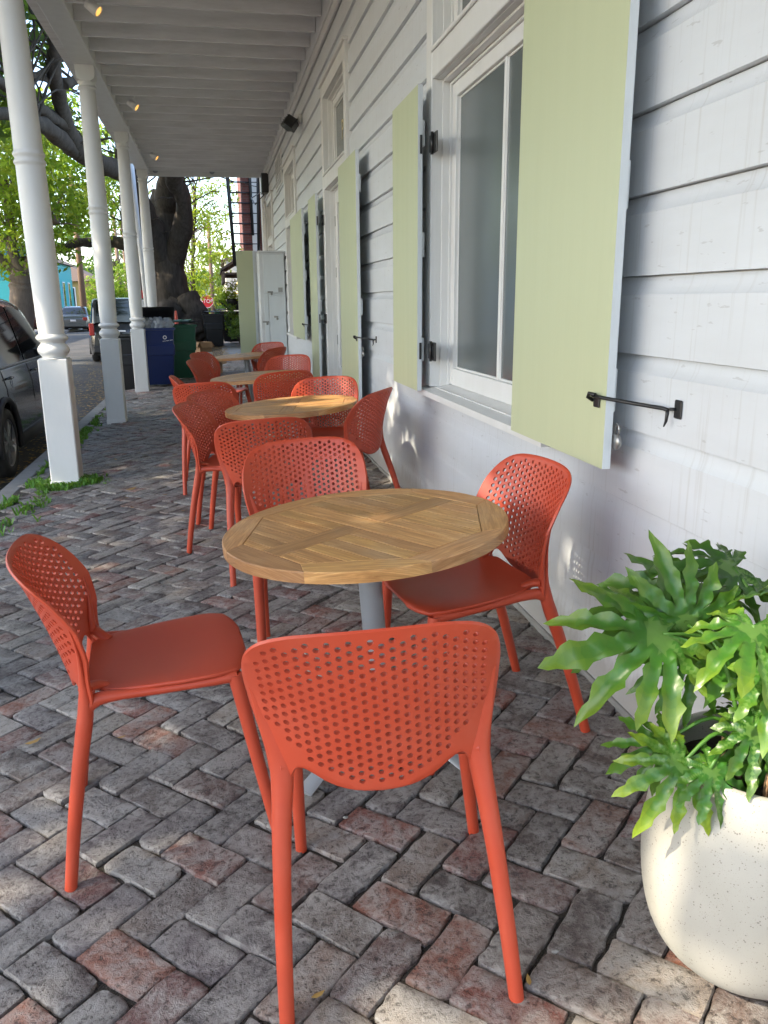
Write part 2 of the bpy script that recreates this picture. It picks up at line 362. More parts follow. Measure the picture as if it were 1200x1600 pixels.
# ================================================================ ground
XW = 1.318
SL = .07                       # the pavement falls 7 cm per metre towards the street
TILT = -math.atan(SL)
def gz(x): return -SL * (XW - max(x, -2.05))
ROADZ = gz(-2.0) - .13
def KS(x): return (CAMH + SL * XW) / (CAMH + SL * x)
def ground():
    mb = MB(); mb.add([(-400, -60, ROADZ - .04), (400, -60, ROADZ - .04), (400, 800, ROADZ - .04), (-400, 800, ROADZ - .04)], [(0, 1, 2, 3)])
    tag(mb.build('ground', M['dirt']), kind='structure')
    mb = MB(); mb.grid(lambda u, v: Vector((-9.2 + 7.25 * u, -20 + 320 * v, ROADZ - .02 + .05 * math.sin(math.pi * u) + .006 * noise.noise(Vector((u * 6, v * 300, 0))))), 10, 200)
    tag(mb.build('road', M['asphalt'], flip=True), kind='structure')
    mb = MB()
    y = -3.0
    while y < 60:
        L = 2.4; mb.box((-1.995, y, -.6), (-1.83, y + L - .012, gz(-1.9) - .002 + .006 * noise.noise(Vector((0, y, 3)))), .012); y += L
    tag(mb.build('kerb', M['concrete']), kind='structure')
    mb = MB(); mb.grid(lambda u, v: Vector((-1.835 + 3.2 * u, -2.5 + 24.5 * v, gz(-1.835 + 3.2 * u) - .0135 + .012 * noise.noise(Vector(((-1.835 + 3.2 * u) * .9, (-2.5 + 24.5 * v) * .9, 4))) + .004 * noise.noise(Vector((u * 20, v * 160, 0))))), 60, 400)
    tag(mb.build('pavement_joints', M['joint'], flip=True), kind='structure')
    # worn herringbone bricks: one sheet of individually shaped bricks
    W = .118; ang = R_(-47); e1 = Vector((math.cos(ang), math.sin(ang), 0)); e2 = Vector((-math.sin(ang), math.cos(ang), 0)); O = Vector((.395, 1.629, 0)) * KS(.395)
    V = []; F = []; C = []; r = random.Random(3)
    pal = [(.135, .105, .098), (.155, .128, .12), (.11, .088, .085), (.17, .14, .125), (.12, .10, .10), (.15, .09, .078), (.125, .11, .112), (.18, .155, .138), (.135, .115, .118), (.24, .20, .165), (.27, .245, .22), (.20, .15, .125), (.22, .205, .195), (.085, .07, .068)]
    red = [(.20, .062, .042), (.15, .045, .040), (.19, .082, .058), (.145, .062, .055), (.25, .10, .065)]
    for i in range(-190, 190):
        for j in range(-190, 190):
            k = (i - j) % 4
            if k not in (0, 3): continue
            w, h = (2, 1) if k == 0 else (1, 2)
            c = O + e1 * (i + w / 2) * W + e2 * (j + h / 2) * W
            if not (-1.76 < c.x < 1.40 and -1.2 < c.y < 21.6): continue
            near = c.y
            nu, nv = (14, 7) if near < 2.7 else ((8, 4) if near < 5 else ((4, 3) if near < 10 else (2, 2)))
            if h == 2: nu, nv = nv, nu
            gap = .0016 + r.random() ** 2 * .006; seed = r.random() * 90; tilt = (r.gauss(0, .016), r.gauss(0, .016)); dz = r.gauss(0, .0022); rot = r.gauss(0, .022)
            a = w * W / 2 - gap; b = h * W / 2 - gap; off = Vector((r.uniform(-.003, .003), r.uniform(-.003, .003), 0))
            p = r.random(); redp = .14 + (.10 if c.x > .3 and c.y < 3 else 0)
            col = list(r.choice(red) if p < redp else r.choice(pal)); q = r.uniform(.8, 1.22)
            if c.y < 1.34 and c.x > .62 and r.random() < .55: col = [.24, .085, .04]
            warm = max(0, min(1, (c.x + .2) * .8)) * .12
            col = (min(1, col[0] * q * (1 + warm)), col[1] * q, col[2] * q * (1 - warm), 1)
            n0 = len(V); cr, sr = math.cos(rot), math.sin(rot); chip = [r.random() ** 3 * .016 for _ in range(4)]
            def warp(u, v):
                uu, vv = u, v
                # rounded corners, chipped
                cx = abs(u) / a; cy = abs(v) / b; kk = (0 if u < 0 else 1) + (0 if v < 0 else 2)
                d = max(0, (a - abs(u)) + (b - abs(v))); cut = .006 + chip[kk]
                if d < cut: f = (cut - d) * .42; uu -= math.copysign(f, u); vv -= math.copysign(f, v)
                nn = noise.noise(Vector((u * 26 + seed, v * 26, seed))) * .0055 + noise.noise(Vector((u * 80 + seed, v * 80, seed))) * .0022
                if cx > .98: uu += nn * 1.4
                if cy > .98: vv += nn * 1.4
                return uu, vv
            bev = .0038
            us = [-a] + [-a + bev + (2 * a - 2 * bev) * t / max(1, nu - 2) for t in range(nu - 1)] + [a]
            vs_ = [-b] + [-b + bev + (2 * b - 2 * bev) * t / max(1, nv - 2) for t in range(nv - 1)] + [b]
            for iu, u in enumerate(us):
                for iv, v in enumerate(vs_):
                    uu, vv = warp(u, v); x = uu * cr - vv * sr; y = uu * sr + vv * cr
                    e = (iu in (0, nu)) or (iv in (0, nv)); wp = c + off + e1 * x + e2 * y
                    z = dz + tilt[0] * x + tilt[1] * y + .0028 * noise.noise(Vector((wp.x * 13, wp.y * 13, seed))) + .0012 * noise.noise(Vector((wp.x * 60, wp.y * 60, 0)))
                    z += .012 * noise.noise(Vector((c.x * .9, c.y * .9, 4)))
                    if e: z -= .005
                    V.append((wp.x, wp.y, z + gz(wp.x)))
            for iu in range(nu):
                for iv in range(nv):
                    q0 = n0 + iu * (nv + 1) + iv; F.append((q0, q0 + nv + 1, q0 + nv + 2, q0 + 1)); C.append(col)
            ring = [n0 + iu * (nv + 1) for iu in range(nu + 1)] + [n0 + nu * (nv + 1) + iv for iv in range(1, nv + 1)] + [n0 + iu * (nv + 1) + nv for iu in range(nu - 1, -1, -1)] + [n0 + iv for iv in range(nv - 1, 0, -1)]
            n1 = len(V)
            for q0 in ring: x, y, z = V[q0]; V.append((x, y, z - .03))
            m = len(ring)
            for t in range(m): F.append((ring[t], n1 + t, n1 + (t + 1) % m, ring[(t + 1) % m])); C.append(col)
    o = np_mesh('sidewalk', V, F, M['brick'], None, C, smooth=True); o.data.set_sharp_from_angle(angle=R_(50)); tag(o, kind='structure')
    # ordinary concrete further up the street
    mb = MB()
    for k in range(30):
        y = 22.1 + k * 1.6; mb.box((.15, y, -.4), (1.5, y + 1.585, -.05 + .01 * noise.noise(Vector((k, 0, 0)))), .01)
    tag(mb.build('far_path', M['concrete']), kind='structure')
    mb = MB(); mb.box((-12.2, -20, -.6), (-10.4, 200, -.2)); mb.box((-9.35, -20, -.6), (-9.1, 200, -.22), .02)
    tag(mb.build('far_pavement', M['concrete']), kind='structure')
    mb = MB(); mb.grid(lambda u, v: Vector((-1.84 + 2.02 * u, 21.9 + 60 * v, gz(-1.84 + 2.02 * u) + .02 + .05 * noise.noise(Vector((u * 3, v * 30, 1))))), 20, 160)
    tag(mb.build('bare_earth', M['dirt'], flip=True), kind='structure')
ground()

# ================================================================ clapboard house
house = empty('clapboard_house', (XW, 8, 0), 0, 'long white clapboard building with sage green shutters along the brick pavement', 'building')
def P(mb, name, mat, parent=house, sharp=None): return mb.build(name, M[mat], parent, world=True, sharp=sharp)
ZT = 4.6; Y0, Y1 = -3.5, 22.0
grooves = [1.956 - .243 * k for k in range(-10, 9)]
def siding_profile():
    pts = []                          # (x offset outwards negative, z) from bottom to top
    zs = sorted([g for g in grooves if g > -.05])
    z = -.05; pts.append((0, z))
    for g in zs:
        d = .021 if g > 1.1 else (.012 if g > .9 else .006)
        cv = .058
        pts += [(0.0, g - cv), (d * .35, g - cv + .007), (d * .8, g - cv * .55), (d, g - .016), (d * 1.1, g - .004), (d * 1.5 + .003, g - .0036), (d * 1.5 + .003, g - .0004), (-.001, g), (-.001, g + .002)]
    pts.append((0, ZT)); return [(x, z) for x, z in pts if z <= ZT]
PROF = siding_profile()
def clip_prof(z0, z1):
    out = []
    for (xa, za), (xb, zb) in zip(PROF[:-1], PROF[1:]):
        if zb <= z0 or za >= z1: continue
        if za < z0: t = (z0 - za) / (zb - za); xa, za = xa + (xb - xa) * t, z0
        if zb > z1: t = (z1 - za) / (zb - za); xb, zb = xa + (xb - xa) * t, z1
        if not out: out.append((xa, za))
        out.append((xb, zb))
    return out
wall = MB()
def wall_piece(y0, y1, z0=-.05, z1=ZT):
    pr = clip_prof(z0, z1); n = max(1, int((y1 - y0) / .25)); vv = []; fs = []
    for k in range(n + 1):
        y = y0 + (y1 - y0) * k / n
        for x, z in pr: vv.append((XW + x + .0022 * noise.noise(Vector((y * 1.1, z * 2.3, 5))), y, z))
    m = len(pr)
    for k in range(n):
        for i in range(m - 1): fs.append((k * m + i, k * m + i + 1, (k + 1) * m + i + 1, (k + 1) * m + i))
    wall.add(vv, fs)
# openings: (y0, y1, z0, z1) ; transom above each
OPEN = [(3.16, 4.93, .88, 2.62, 2.79, 3.46), (8.20, 9.72, .06, 2.62, 2.79, 3.56), (13.25, 14.85, .88, 2.62, 2.79, 3.50), (18.3, 19.8, .06, 2.62, 2.79, 3.5)]
y = Y0
for (a, b, z0, z1, t0, t1) in OPEN:
    wall_piece(y, a); wall_piece(a, b, -.05, z0); wall_piece(a, b, t1, ZT); y = b
wall_piece(y, Y1)
P(wall, 'wall', 'siding').data.set_sharp_from_angle(angle=R_(25))
mb = MB(); mb.box((XW + .45, Y0, -.1), (XW + 6, Y1, ZT)); mb.box((XW + .001, Y1, -.1), (XW + 6, Y1 + .05, ZT)); P(mb, 'house_core', 'siding')
mb = MB(); mb.box((XW - .025, Y1 - .12, 0), (XW + .12, Y1 + .06, 4.6), .006); P(mb, 'corner_board', 'trim')
mb = MB()
for (a, b, z) in ((Y0, Y1, .012),): mb.box((XW - .012, a, -.05), (XW + .02, b, .022), .004)
P(mb, 'base_strip', 'concrete')
def opening(a, b, z0, z1, t0, t1, door=False, text=None):
    XC = XW - .032       # casing face
    w = .125; mb = MB()
    mb.box((XC, a - w, z0 - (.0 if not door else .0)), (XW + .03, a, t1 + w), .004); mb.box((XC, b, z0), (XW + .03, b + w, t1 + w), .004)
    mb.box((XC + .003, a, z1), (XW + .03, b, t0), .004); mb.box((XC + .003, a, t1), (XW + .03, b, t1 + w - .002), .004)
    mb.box((XC - .022, a - w - .02, t1 + w), (XW + .02, b + w + .02, t1 + w + .03), .004)
    mb.box((XC - .012, a + .002, t0 - .035), (XC + .002, b - .002, t0 - .012), .004)
    P(mb, 'casing', 'trim')
    mb = MB()            # stepped jambs and heads
    for (q0, q1) in ((z0, z1), (t0, t1)):
        for s, yy in ((1, a), (-1, b)):
            mb.box((XW - .005, yy - s * .03, q0), (XW + .20, yy + s * .0025, q1), 0)
            mb.box((XW + .030, yy + s * .002, q0), (XW + .20, yy + s * .016, q1 - .001), .003)
            mb.box((XW + .072, yy + s * .016, q0), (XW + .20, yy + s * .030, q1 - .017), .003)
        mb.box((XW - .004, a - .03, q1 - .0025), (XW + .20, b + .03, q1 + .03), 0)
        mb.box((XW + .031, a + .016, q1 - .016), (XW + .20, b - .016, q1 - .001), .003)
        mb.box((XW + .073, a + .030, q1 - .031), (XW + .20, b - .030, q1 - .016), .003)
        if not (door and q0 == z0): mb.box((XW - .003, a - .01, q0 - .05), (XW + .20, b + .01, q0), 0)
    P(mb, 'jamb', 'trim')
    if not door:
        mb = MB(); mb.add([(XW - .075, a - w - .03, z0 - .052), (XW - .075, b + w + .03, z0 - .052), (XW + .10, b + w + .03, z0 - .052), (XW + .10, a - w - .03, z0 - .052), (XW - .075, a - w - .03, z0 - .018), (XW - .075, b + w + .03, z0 - .018), (XW + .10, b + w + .03, z0 + .016), (XW + .10, a - w - .03, z0 + .016)], [(0, 1, 5, 4), (4, 5, 6, 7), (1, 2, 6, 5), (0, 4, 7, 3), (0, 3, 2, 1)])
        P(mb, 'window_sill', 'trim')
    def sash(name, q0, q1, ya, yb, mull, rail, brail, child='glass_pane', X=XW + .085):
        w_ = MB(); w_.box((X, ya, q0), (X + .045, ya + rail, q1), .003); w_.box((X, yb - rail, q0), (X + .045, yb, q1), .003)
        w_.box((X + .001, ya + rail, q1 - rail), (X + .044, yb - rail, q1), .003); w_.box((X + .001, ya + rail, q0), (X + .044, yb - rail, q0 + brail), .003)
        for m in mull:
            w_.box((X + .012, m - .013, q0 + brail), (X + .04, m + .013, q1 - rail), .004)
        edges = [ya + rail] + [q for m in mull for q in (m - .013, m + .013)] + [yb - rail]
        for e0, e1_ in zip(edges[::2], edges[1::2]):      # glazing putty line
            for (p0, p1) in (((e0, q0 + brail), (e0 + .012, q1 - rail)), ((e1_ - .012, q0 + brail), (e1_, q1 - rail)), ((e0 + .012, q0 + brail), (e1_ - .012, q0 + brail + .012)), ((e0 + .012, q1 - rail - .012), (e1_ - .012, q1 - rail))):
                w_.box((X + .020, p0[0], p0[1]), (X + .034, p1[0], p1[1]), .002)
        o = P(w_, name, 'trim')
        for e0, e1_ in zip(edges[::2], edges[1::2]):
            g = MB(); g.box((X + .026, e0 + .001, q0 + brail + .001), (X + .030, e1_ - .001, q1 - rail - .001)); c = g.build(child, M['frost'], o, world=False)
            c.parent = o
            for v in c.data.vertices: v.co = v.co - wpos(house)
        return o
    ya, yb = a + .03, b - .03; mid = (a + b) / 2
    if door:
        o = sash('glazed_door', z0, z1, ya, yb, [], .16, .60)
        p = MB(); p.box((XW + .094, ya + .22, z0 + .12), (XW + .10, yb - .22, z0 + .50), .002); c = p.build('door_panel', M['trim'], o, world=False)
        for v in c.data.vertices: v.co = v.co - wpos(house)
        for hz in (2.28, 1.72, .96, .3):
            p = MB(); p.box((XW + .078, yb - .030, hz - .055), (XW + .086, yb + .0, hz + .055), .002); c = p.build('hinge', M['screw'], o, world=False)
            for v in c.data.vertices: v.co = v.co - wpos(house)
    else:
        sash('window', z0 + .016, z1 - .031, ya, yb, [mid - .40 * (mid - ya) * 0 + .0, ], .075, .10) if False else sash('window', z0 + .016, z1 - .031, ya, yb, [mid], .075, .10)
    o = sash('transom_window', t0, t1 - .031, ya, yb, [], .07, .07)
    if text:
        cu = bpy.data.curves.new('lettering', 'FONT'); cu.body = text; cu.size = .34; cu.extrude = .001; cu.align_x = 'CENTER'; cu.align_y = 'CENTER'
        to = bpy.data.objects.new('tmp', cu); COL.objects.link(to); bpy.context.view_layer.update()
        me = bpy.data.meshes.new_from_object(to.evaluated_get(bpy.context.evaluated_depsgraph_get())); bpy.data.objects.remove(to)
        me.transform(Matrix.Translation(Vector((XW + .085 + .0245, (a + b) / 2 - .0, (t0 + t1) / 2 - .03)) - wpos(house)) @ Matrix(((0, 0, -1, 0), (-1, 0, 0, 0), (0, 1, 0, 0), (0, 0, 0, 1))) @ Matrix.Scale(.8, 4))
        me.materials.append(M['gold']); l = bpy.data.objects.new('lettering', me); COL.objects.link(l); l.parent = o
for k, (a, b, z0, z1, t0, t1) in enumerate(OPEN):
    opening(a, b, z0, z1, t0, t1, door=(k in (1, 3)), text=('PASS' if k == 1 else None))
# shutters: folded flat against the wall, 8 cm proud of it
def shutter(y0, y1, z0, z1, hinge_near, hook=True, hinges=(2.28, 1.09), skew=0.0):
    th = .028; XF = 1.200; root = MB(); 
    def xo(y): return XF + skew * ((y - y0) if hinge_near is False else (y1 - y))
    vv = []
    for z in (z0, z1):
        for (yy, dx) in ((y0, 0), (y1, 0), (y1, th), (y0, th)): vv.append((xo(yy) + dx, yy, z))
    root.add(vv, [(0, 1, 5, 4), ]); o = P(root, 'shutter', 'green')
    e = MB(); e.add(vv, [(3, 0, 4, 7), (1, 2, 6, 5), (2, 3, 7, 6), (0, 3, 2, 1), (4, 5, 6, 7)])
    off = wpos(house)
    def sub(mb, nm, mat):
        c = mb.build(nm, M[mat], o)
        for v in c.data.vertices: v.co = v.co - off
        return c
    # rounded green front boards with faint joints, pale edge band
    sub(e, 'shutter_edge', 'shedge')
    for zz in (z0 + .25, (z0 + z1) / 2, z1 - .25):
        b = MB(); b.box((xo(y0) + th + .001, y0 + .03, zz - .07), (xo(y0) + th + .022, y1 - .03, zz + .07), .003); sub(b, 'batten', 'shedge')
    yh = y0 if hinge_near else y1; s = -1 if hinge_near else 1
    for hz in hinges:
        h = MB(); xb = XF + th
        h.box((XW - .040, yh + s * .050, hz - .055), (XW - .032, yh + s * .125, hz + .055), .002)       # leaf on the casing
        h.tube([(XW - .046, yh + s * .048, hz - .06), (XW - .046, yh + s * .048, hz + .06)], .009, 8)
        h.box((XF + th * .4, yh + s * .001, hz - .05), (XF + th * .9, yh + s * .008, hz + .05), .001)
        h.box((XW - .052, yh + s * .004, hz - .045), (XW - .044, yh + s * .05, hz + .045), .002)
        for dz in (-.035, .035): h.lathe([(.006, 0), (.005, .003), (.001, .004)], 8, (0, 0, 0), True, Matrix.Translation((XW - .040, yh + s * .09, hz + dz)) @ Matrix.Rotation(R_(-90), 4, 'Y'))
        sub(h, 'hinge', 'black')
    if hook:
        yf = y1 if hinge_near else y0; s2 = 1 if hinge_near else -1; z = 1.092
        h = MB(); xs = xo(yf) - .002
        h.box((xs - .006, yf - s2 * .075, z - .032), (xs, yf - s2 * .035, z + .008), .003)
        h.tube([(xs - .004, yf - s2 * .078, z - .012), (xs - .022, yf - s2 * .082, z), (xs - .024, yf - s2 * .07, z + .012), (xs - .016, yf - s2 * .04, z + .010)], .0065, 10)
        ye = yf + s2 * .215
        h.tube([(xs - .016, yf - s2 * .06, z + .006), (xs - .006, yf - s2 * .0, z + .004), (xs + .045, yf + s2 * .10, z - .003), (XW - .025, ye - s2 * .03, z - .009), (XW - .022, ye - s2 * .008, z - .012)], .0062, 10)
        h.tube([(XW - .022, ye - s2 * .012, z - .010), (XW - .026, ye - s2 * .005, z - .022), (XW - .024, ye - s2 * .012, z - .045), (XW - .028, ye - s2 * .016, z - .062)], [.006, .0055, .0045, .002], 8)
        h.box((XW - .007, ye - s2 * .004, z - .035), (XW + .0, ye + s2 * .034, z + .020), .004)
        h.tube([(XW - .004, ye + s2 * .006, z - .008), (XW - .022, ye - s2 * .002, z - .008)], .005, 8)
        sub(h, 'hook', 'black')
        k = MB(); yk = yf + s2 * .022; xk = XF + th + .012
        k.lathe([(.004, -.008), (.024, -.007), (.027, 0), (.024, .007), (.004, .008)], 20, (0, 0, 0), True, Matrix.Translation((xk, yk - s2 * .014, .955)) @ Matrix.Rotation(R_(90), 4, 'Y'))
        k.tube([(xk, yk - s2 * .028, .98), (xk, yk - s2 * .028, 1.005), (xk, yk - s2 * .014, 1.015), (xk, yk, 1.005), (xk, yk, .98)], .004, 8)
        sub(k, 'padlock', 'screw')
    return o
shutter(2.385, 3.235, .866, 2.60, False, hinges=(2.28, 1.09))
shutter(4.905, 5.60, .858, 2.585, True, hook=False, hinges=(2.27, 1.10))
st = MB(); st.box((XW - .03, 5.72, 1.065), (XW, 5.76, 1.10), .004); P(st, 'hook_plate', 'black')
shutter(7.06, 8.04, .10, 2.60, False, hinges=(2.3, 1.2, .4))
shutter(9.86, 10.62, .10, 2.60, True, hook=False, hinges=(2.3, 1.2, .4))
shutter(11.42, 13.12, .88, 2.60, False, hinges=(2.3, 1.1))
# ---- fittings on the wall
mb = MB(); gy0, gy1, gz0, gz1 = 15.5, 16.9, 3.45, 4.02
mb.box((XW - .022, gy0, gz0), (XW + .0, gy0 + .05, gz1)); mb.box((XW - .022, gy1 - .05, gz0), (XW, gy1, gz1)); mb.box((XW - .021, gy0 + .05, gz0), (XW, gy1 - .05, gz0 + .04)); mb.box((XW - .021, gy0 + .05, gz1 - .04), (XW, gy1 - .05, gz1))
gr = P(mb, 'vent_grille', 'trim')
mb = MB(); mb.box((XW - .008, gy0 + .05, gz0 + .04), (XW - .002, gy1 - .05, gz1 - .04)); c = mb.build('grille_back', M['black'], gr); [setattr(v, 'co', v.co - wpos(house)) for v in c.data.vertices]
mb = MB()
for k in range(7): mb.box((XW - .018, gy0 + .05, gz0 + .09 + k * .066), (XW - .010, gy1 - .05, gz0 + .105 + k * .066))
for k in range(12): mb.box((XW - .016, gy0 + .13 + k * .105, gz0 + .04), (XW - .009, gy0 + .145 + k * .105, gz1 - .04))
c = mb.build('grille_bars', M['trim'], gr); [setattr(v, 'co', v.co - wpos(house)) for v in c.data.vertices]
mb = MB(); mb.tube([(XW - .06, 20.35, .1), (XW - .06, 20.35, 3.7), (XW - .03, 20.3, 3.85)], .045, 12); mb.tube([(XW - .05, 19.95, .1), (XW - .05, 19.95, 3.9)], .03, 10); P(mb, 'downspout', 'trim')
mb = MB(); mb.box((XW - .16, 19.1, 3.72), (XW - .01, 19.5, 4.12), .01); mb.tube([(XW - .1, 19.3, 3.7), (XW - .3, 19.4, 3.5), (XW - .35, 20, 3.7), (XW - .1, 20.6, 3.9)], .012, 6); P(mb, 'junction_box', 'black')
def floodlight():
    t = empty('floodlight', (XW - .02, 12.2, 3.82), 0, 'black twin floodlight fixed high on the clapboard wall under the canopy', 'floodlight')
    m = MB(); m.box((-.03, -.14, -.06), (.02, .14, .06), .008); P2 = m.build('mounting_plate', M['trim'], t)
    for s in (-1, 1):
        Mx = Matrix.Translation((-.13, s * .16, -.02 - .05 * (s < 0))) @ Matrix.Rotation(R_(35), 4, 'Y') @ Matrix.Rotation(R_(18 * s), 4, 'Z')
        m = MB(); m.box((-.07, -.10, -.07), (.07, .10, .07), .01, Mx)
        for k in range(4): m.box((-.075, -.10, -.055 + k * .034), (-.07, .10, -.045 + k * .034), 0, Mx)
        h = m.build('lamp_head', M['black'], t); m = MB(); m.tube([(-.02, s * .05, 0), (-.10, s * .12, 0)], .012, 8); m.build('bracket', M['black'], h)
floodlight()
# ================================================================ canopy over the pavement
can = empty('pavement_canopy', (-1.40, 8, 0), 0, 'white timber canopy on turned posts covering the brick pavement', 'canopy')
def PC(mb, name, mat, sharp=None, parent=None):
    o = mb.build(name, M[mat], can, world=True, sharp=sharp)
    return o
POSTY = [-4.9, -.75, 3.45, 7.66, 11.65, 15.78, 19.93]; PXX = -1.405; KP = 1.137
def kz(z): return CAMH + (z - CAMH) * KP
def post_profile():
    pr = []
    def add(*q): pr.extend(q)
    add((.100, .985), (.112, .99))
    for k in range(9): w = k / 8 * math.pi; pr.append((.085 + .032 * math.sin(w), 1.0 + .105 * k / 8))
    for k in range(7): w = k / 6 * math.pi; pr.append((.092 + .026 * math.sin(w), 1.115 + .06 * k / 6))
    add((.094, 1.19), (.097, 1.24), (.101, 1.6), (.1035, 2.0), (.102, 2.36))
    for k in range(6): w = k / 5 * math.pi; pr.append((.101 + .011 * math.sin(w), 2.37 + .045 * k / 5))
    for k in range(6): w = k / 5 * math.pi; pr.append((.101 + .011 * math.sin(w), 2.425 + .045 * k / 5))
    add((.100, 2.48), (.098, 2.8), (.091, 3.3), (.086, 3.64), (.084, 3.66))
    for k in range(6): w = k / 5 * math.pi; pr.append((.086 + .018 * math.sin(w), 3.665 + .04 * k / 5))
    add((.088, 3.72), (.098, 3.745))
    return pr
for k, py in enumerate(POSTY):
    m = MB(); m.lathe([(a * KP, kz(z)) for a, z in post_profile()], 40, (PXX, py, 0))
    body = PC(m, 'post', 'trim', sharp=45)
    if k == 3:
        for v_ in body.data.vertices: v_.co.x -= .055 * max(0, v_.co.z - 1.0) / 3.2
    m = MB(); h = .122; m.box((PXX - h, py - h, -.24), (PXX + h, py + h, kz(.99)), .009); m.box((PXX - h - .006, py - h - .006, -.26), (PXX + h + .006, py + h + .006, -.14), .008)
    c = m.build('post_plinth', M['trim'], body); [setattr(v, 'co', v.co - wpos(can)) for v in c.data.vertices]; m = MB()
    hh = .114
    poly = [(p_, kz(q_)) for p_, q_ in [(-hh, 3.90), (-hh, 3.80), (-hh * .9, 3.765), (-hh * .5, 3.742), (hh * .5, 3.742), (hh * .9, 3.765), (hh, 3.80), (hh, 3.90)]]
    vv = [(PXX + a, py - hh, z) for a, z in poly] + [(PXX + a, py + hh, z) for a, z in poly]; n = 8
    m.add(vv, [tuple(range(8)), tuple(range(8, 16))[::-1]] + [(i, 8 + i, 8 + (i + 1) % 8, (i + 1) % 8) for i in range(8)])
    c = m.build('post_cap', M['trim'], body); [setattr(v, 'co', v.co - wpos(can)) for v in c.data.vertices]
YC0, YC1 = -5.2, 20.6
m = MB(); m.box((-1.53, YC0, kz(3.90)), (-1.27, YC1, 4.5), .006); PC(m, 'beam', 'trim')
def zc(x): return 4.275 + (x + 1.27) / 2.6 * .01
k = 0; yj = 9.42 - .538 * 27
while yj < YC1 - .3:
    if yj > YC0:
        m = MB(); vv = []
        x0, x1 = -1.268, XW - .05
        for (x, z) in ((x0, zc(x0)), (x1, zc(x1)), (x1, zc(x1) + .19), (x0, zc(x0) + .19)):
            for yy in (yj, yj + .045): vv.append((x, yy + .004 * noise.noise(Vector((x, yj, 0))), z))
        m.add(vv, [(0, 2, 4, 6), (1, 7, 5, 3), (0, 1, 3, 2), (2, 3, 5, 4), (4, 5, 7, 6), (6, 7, 1, 0)]); PC(m, 'joist', 'ceil')
    yj += .538
m = MB(); x0, x1 = -1.75, XW
m.add([(x0, YC0, zc(x0) + .192), (x1, YC0, zc(x1) + .192), (x1, YC1, zc(x1) + .192), (x0, YC1, zc(x0) + .192), (x0, YC0, zc(x0) + .23), (x1, YC0, zc(x1) + .23), (x1, YC1, zc(x1) + .23), (x0, YC1, zc(x0) + .23)], [(0, 3, 2, 1), (4, 5, 6, 7), (0, 1, 5, 4), (1, 2, 6, 5), (2, 3, 7, 6), (3, 0, 4, 7)])
PC(m, 'roof_deck', 'ceil')
m = MB(); m.box((XW - .045, YC0, 4.20), (XW - .002, YC1, 4.52), .004); m.box((XW - .028, YC0, 4.10), (XW - .001, YC1, 4.2), .003); PC(m, 'wall_ledger', 'trim')
m = MB(); m.add([(-1.55, YC1 - .05, 4.20), (XW - .03, YC1 - .05, 4.22), (XW - .03, YC1, 4.22), (-1.55, YC1, 4.20), (-1.55, YC1 - .05, 4.5), (XW - .03, YC1 - .05, 4.5), (XW - .03, YC1, 4.5), (-1.55, YC1, 4.5)], [(0, 3, 2, 1), (4, 5, 6, 7), (0, 1, 5, 4), (1, 2, 6, 5), (2, 3, 7, 6), (3, 0, 4, 7)]); fa = PC(m, 'end_fascia', 'trim')
for x in (-1.15, .12):
    m = MB(); m.lathe([(.03, 0), (.055, .01), (.06, .04), (.02, .045)], 16, (0, 0, 0), True, Matrix.Translation((x, YC1 - .05, 4.32)) @ Matrix.Rotation(R_(90), 4, 'X')); m.lathe([(.001, .045), (.028, .05), (.026, .06), (.001, .06)], 12, (0, 0, 0), True, Matrix.Translation((x, YC1 - .05, 4.32)) @ Matrix.Rotation(R_(90), 4, 'X'))
    c = m.build('end_fitting', M['steel'], fa); [setattr(v, 'co', v.co - wpos(can)) for v in c.data.vertices]
for k, py in enumerate((9.35, 13.5, 17.9)):
    t = empty('canopy_spotlight', (-.99, py, 4.275), 0, ['lit spotlight under the canopy nearest the viewer', 'lit spotlight under the canopy, middle one of three', 'lit spotlight under the canopy farthest from the viewer'][k], 'spotlight', 'spotlights under the canopy')
    Mx = Matrix.Translation((0, 0, -.07)) @ Matrix.Rotation(R_(-25), 4, 'X') @ Matrix.Rotation(R_(-50), 4, 'Y')
    m = MB(); m.lathe([(.02, .10), (.045, .095), (.052, .02), (.056, -.05), (.050, -.055), (.047, -.045)], 24, (0, 0, 0), True, Mx, cap=False); m.lathe([(.001, .10), (.021, .10)], 24, (0, 0, 0), True, Mx, cap=False); m.tube([(0, 0, .03), (0, 0, .12)], .012, 8); m.build('lamp_housing', M['trim'], t)
    m = MB(); m.lathe([(.001, -.040), (.047, -.042), (.047, -.038)], 24, (0, 0, 0), True, Mx, cap=False); m.build('lamp_lens', M['lamp'], t)
# ================================================================ chairs
def interp(t, xs, ys):
    if t <= xs[0]: return ys[0]
    for a, b, p, q in zip(xs[:-1], xs[1:], ys[:-1], ys[1:]):
        if t <= b:
            w = (t - a) / (b - a)
            return tuple(c + (d - c) * w for c, d in zip(p, q)) if isinstance(p, tuple) else p + (q - p) * w
    return ys[-1]
def smooth_line(P_, n=4, closed=False):
    out = []; m = len(P_)
    for i in range(m if closed else m - 1):
        p0 = P_[(i - 1) % m] if closed or i > 0 else P_[i]; p1 = P_[i]; p2 = P_[(i + 1) % m]; p3 = P_[(i + 2) % m] if closed or i + 2 < m else p2
        for k in range(n):
            t = k / n; out.append(tuple(.5 * ((2 * b) + (-a + c) * t + (2 * a - 5 * b + 4 * c - d) * t * t + (-a + 3 * b - 3 * c + d) * t ** 3) for a, b, c, d in zip(p0, p1, p2, p3)))
    if not closed: out.append(tuple(P_[-1]))
    return out
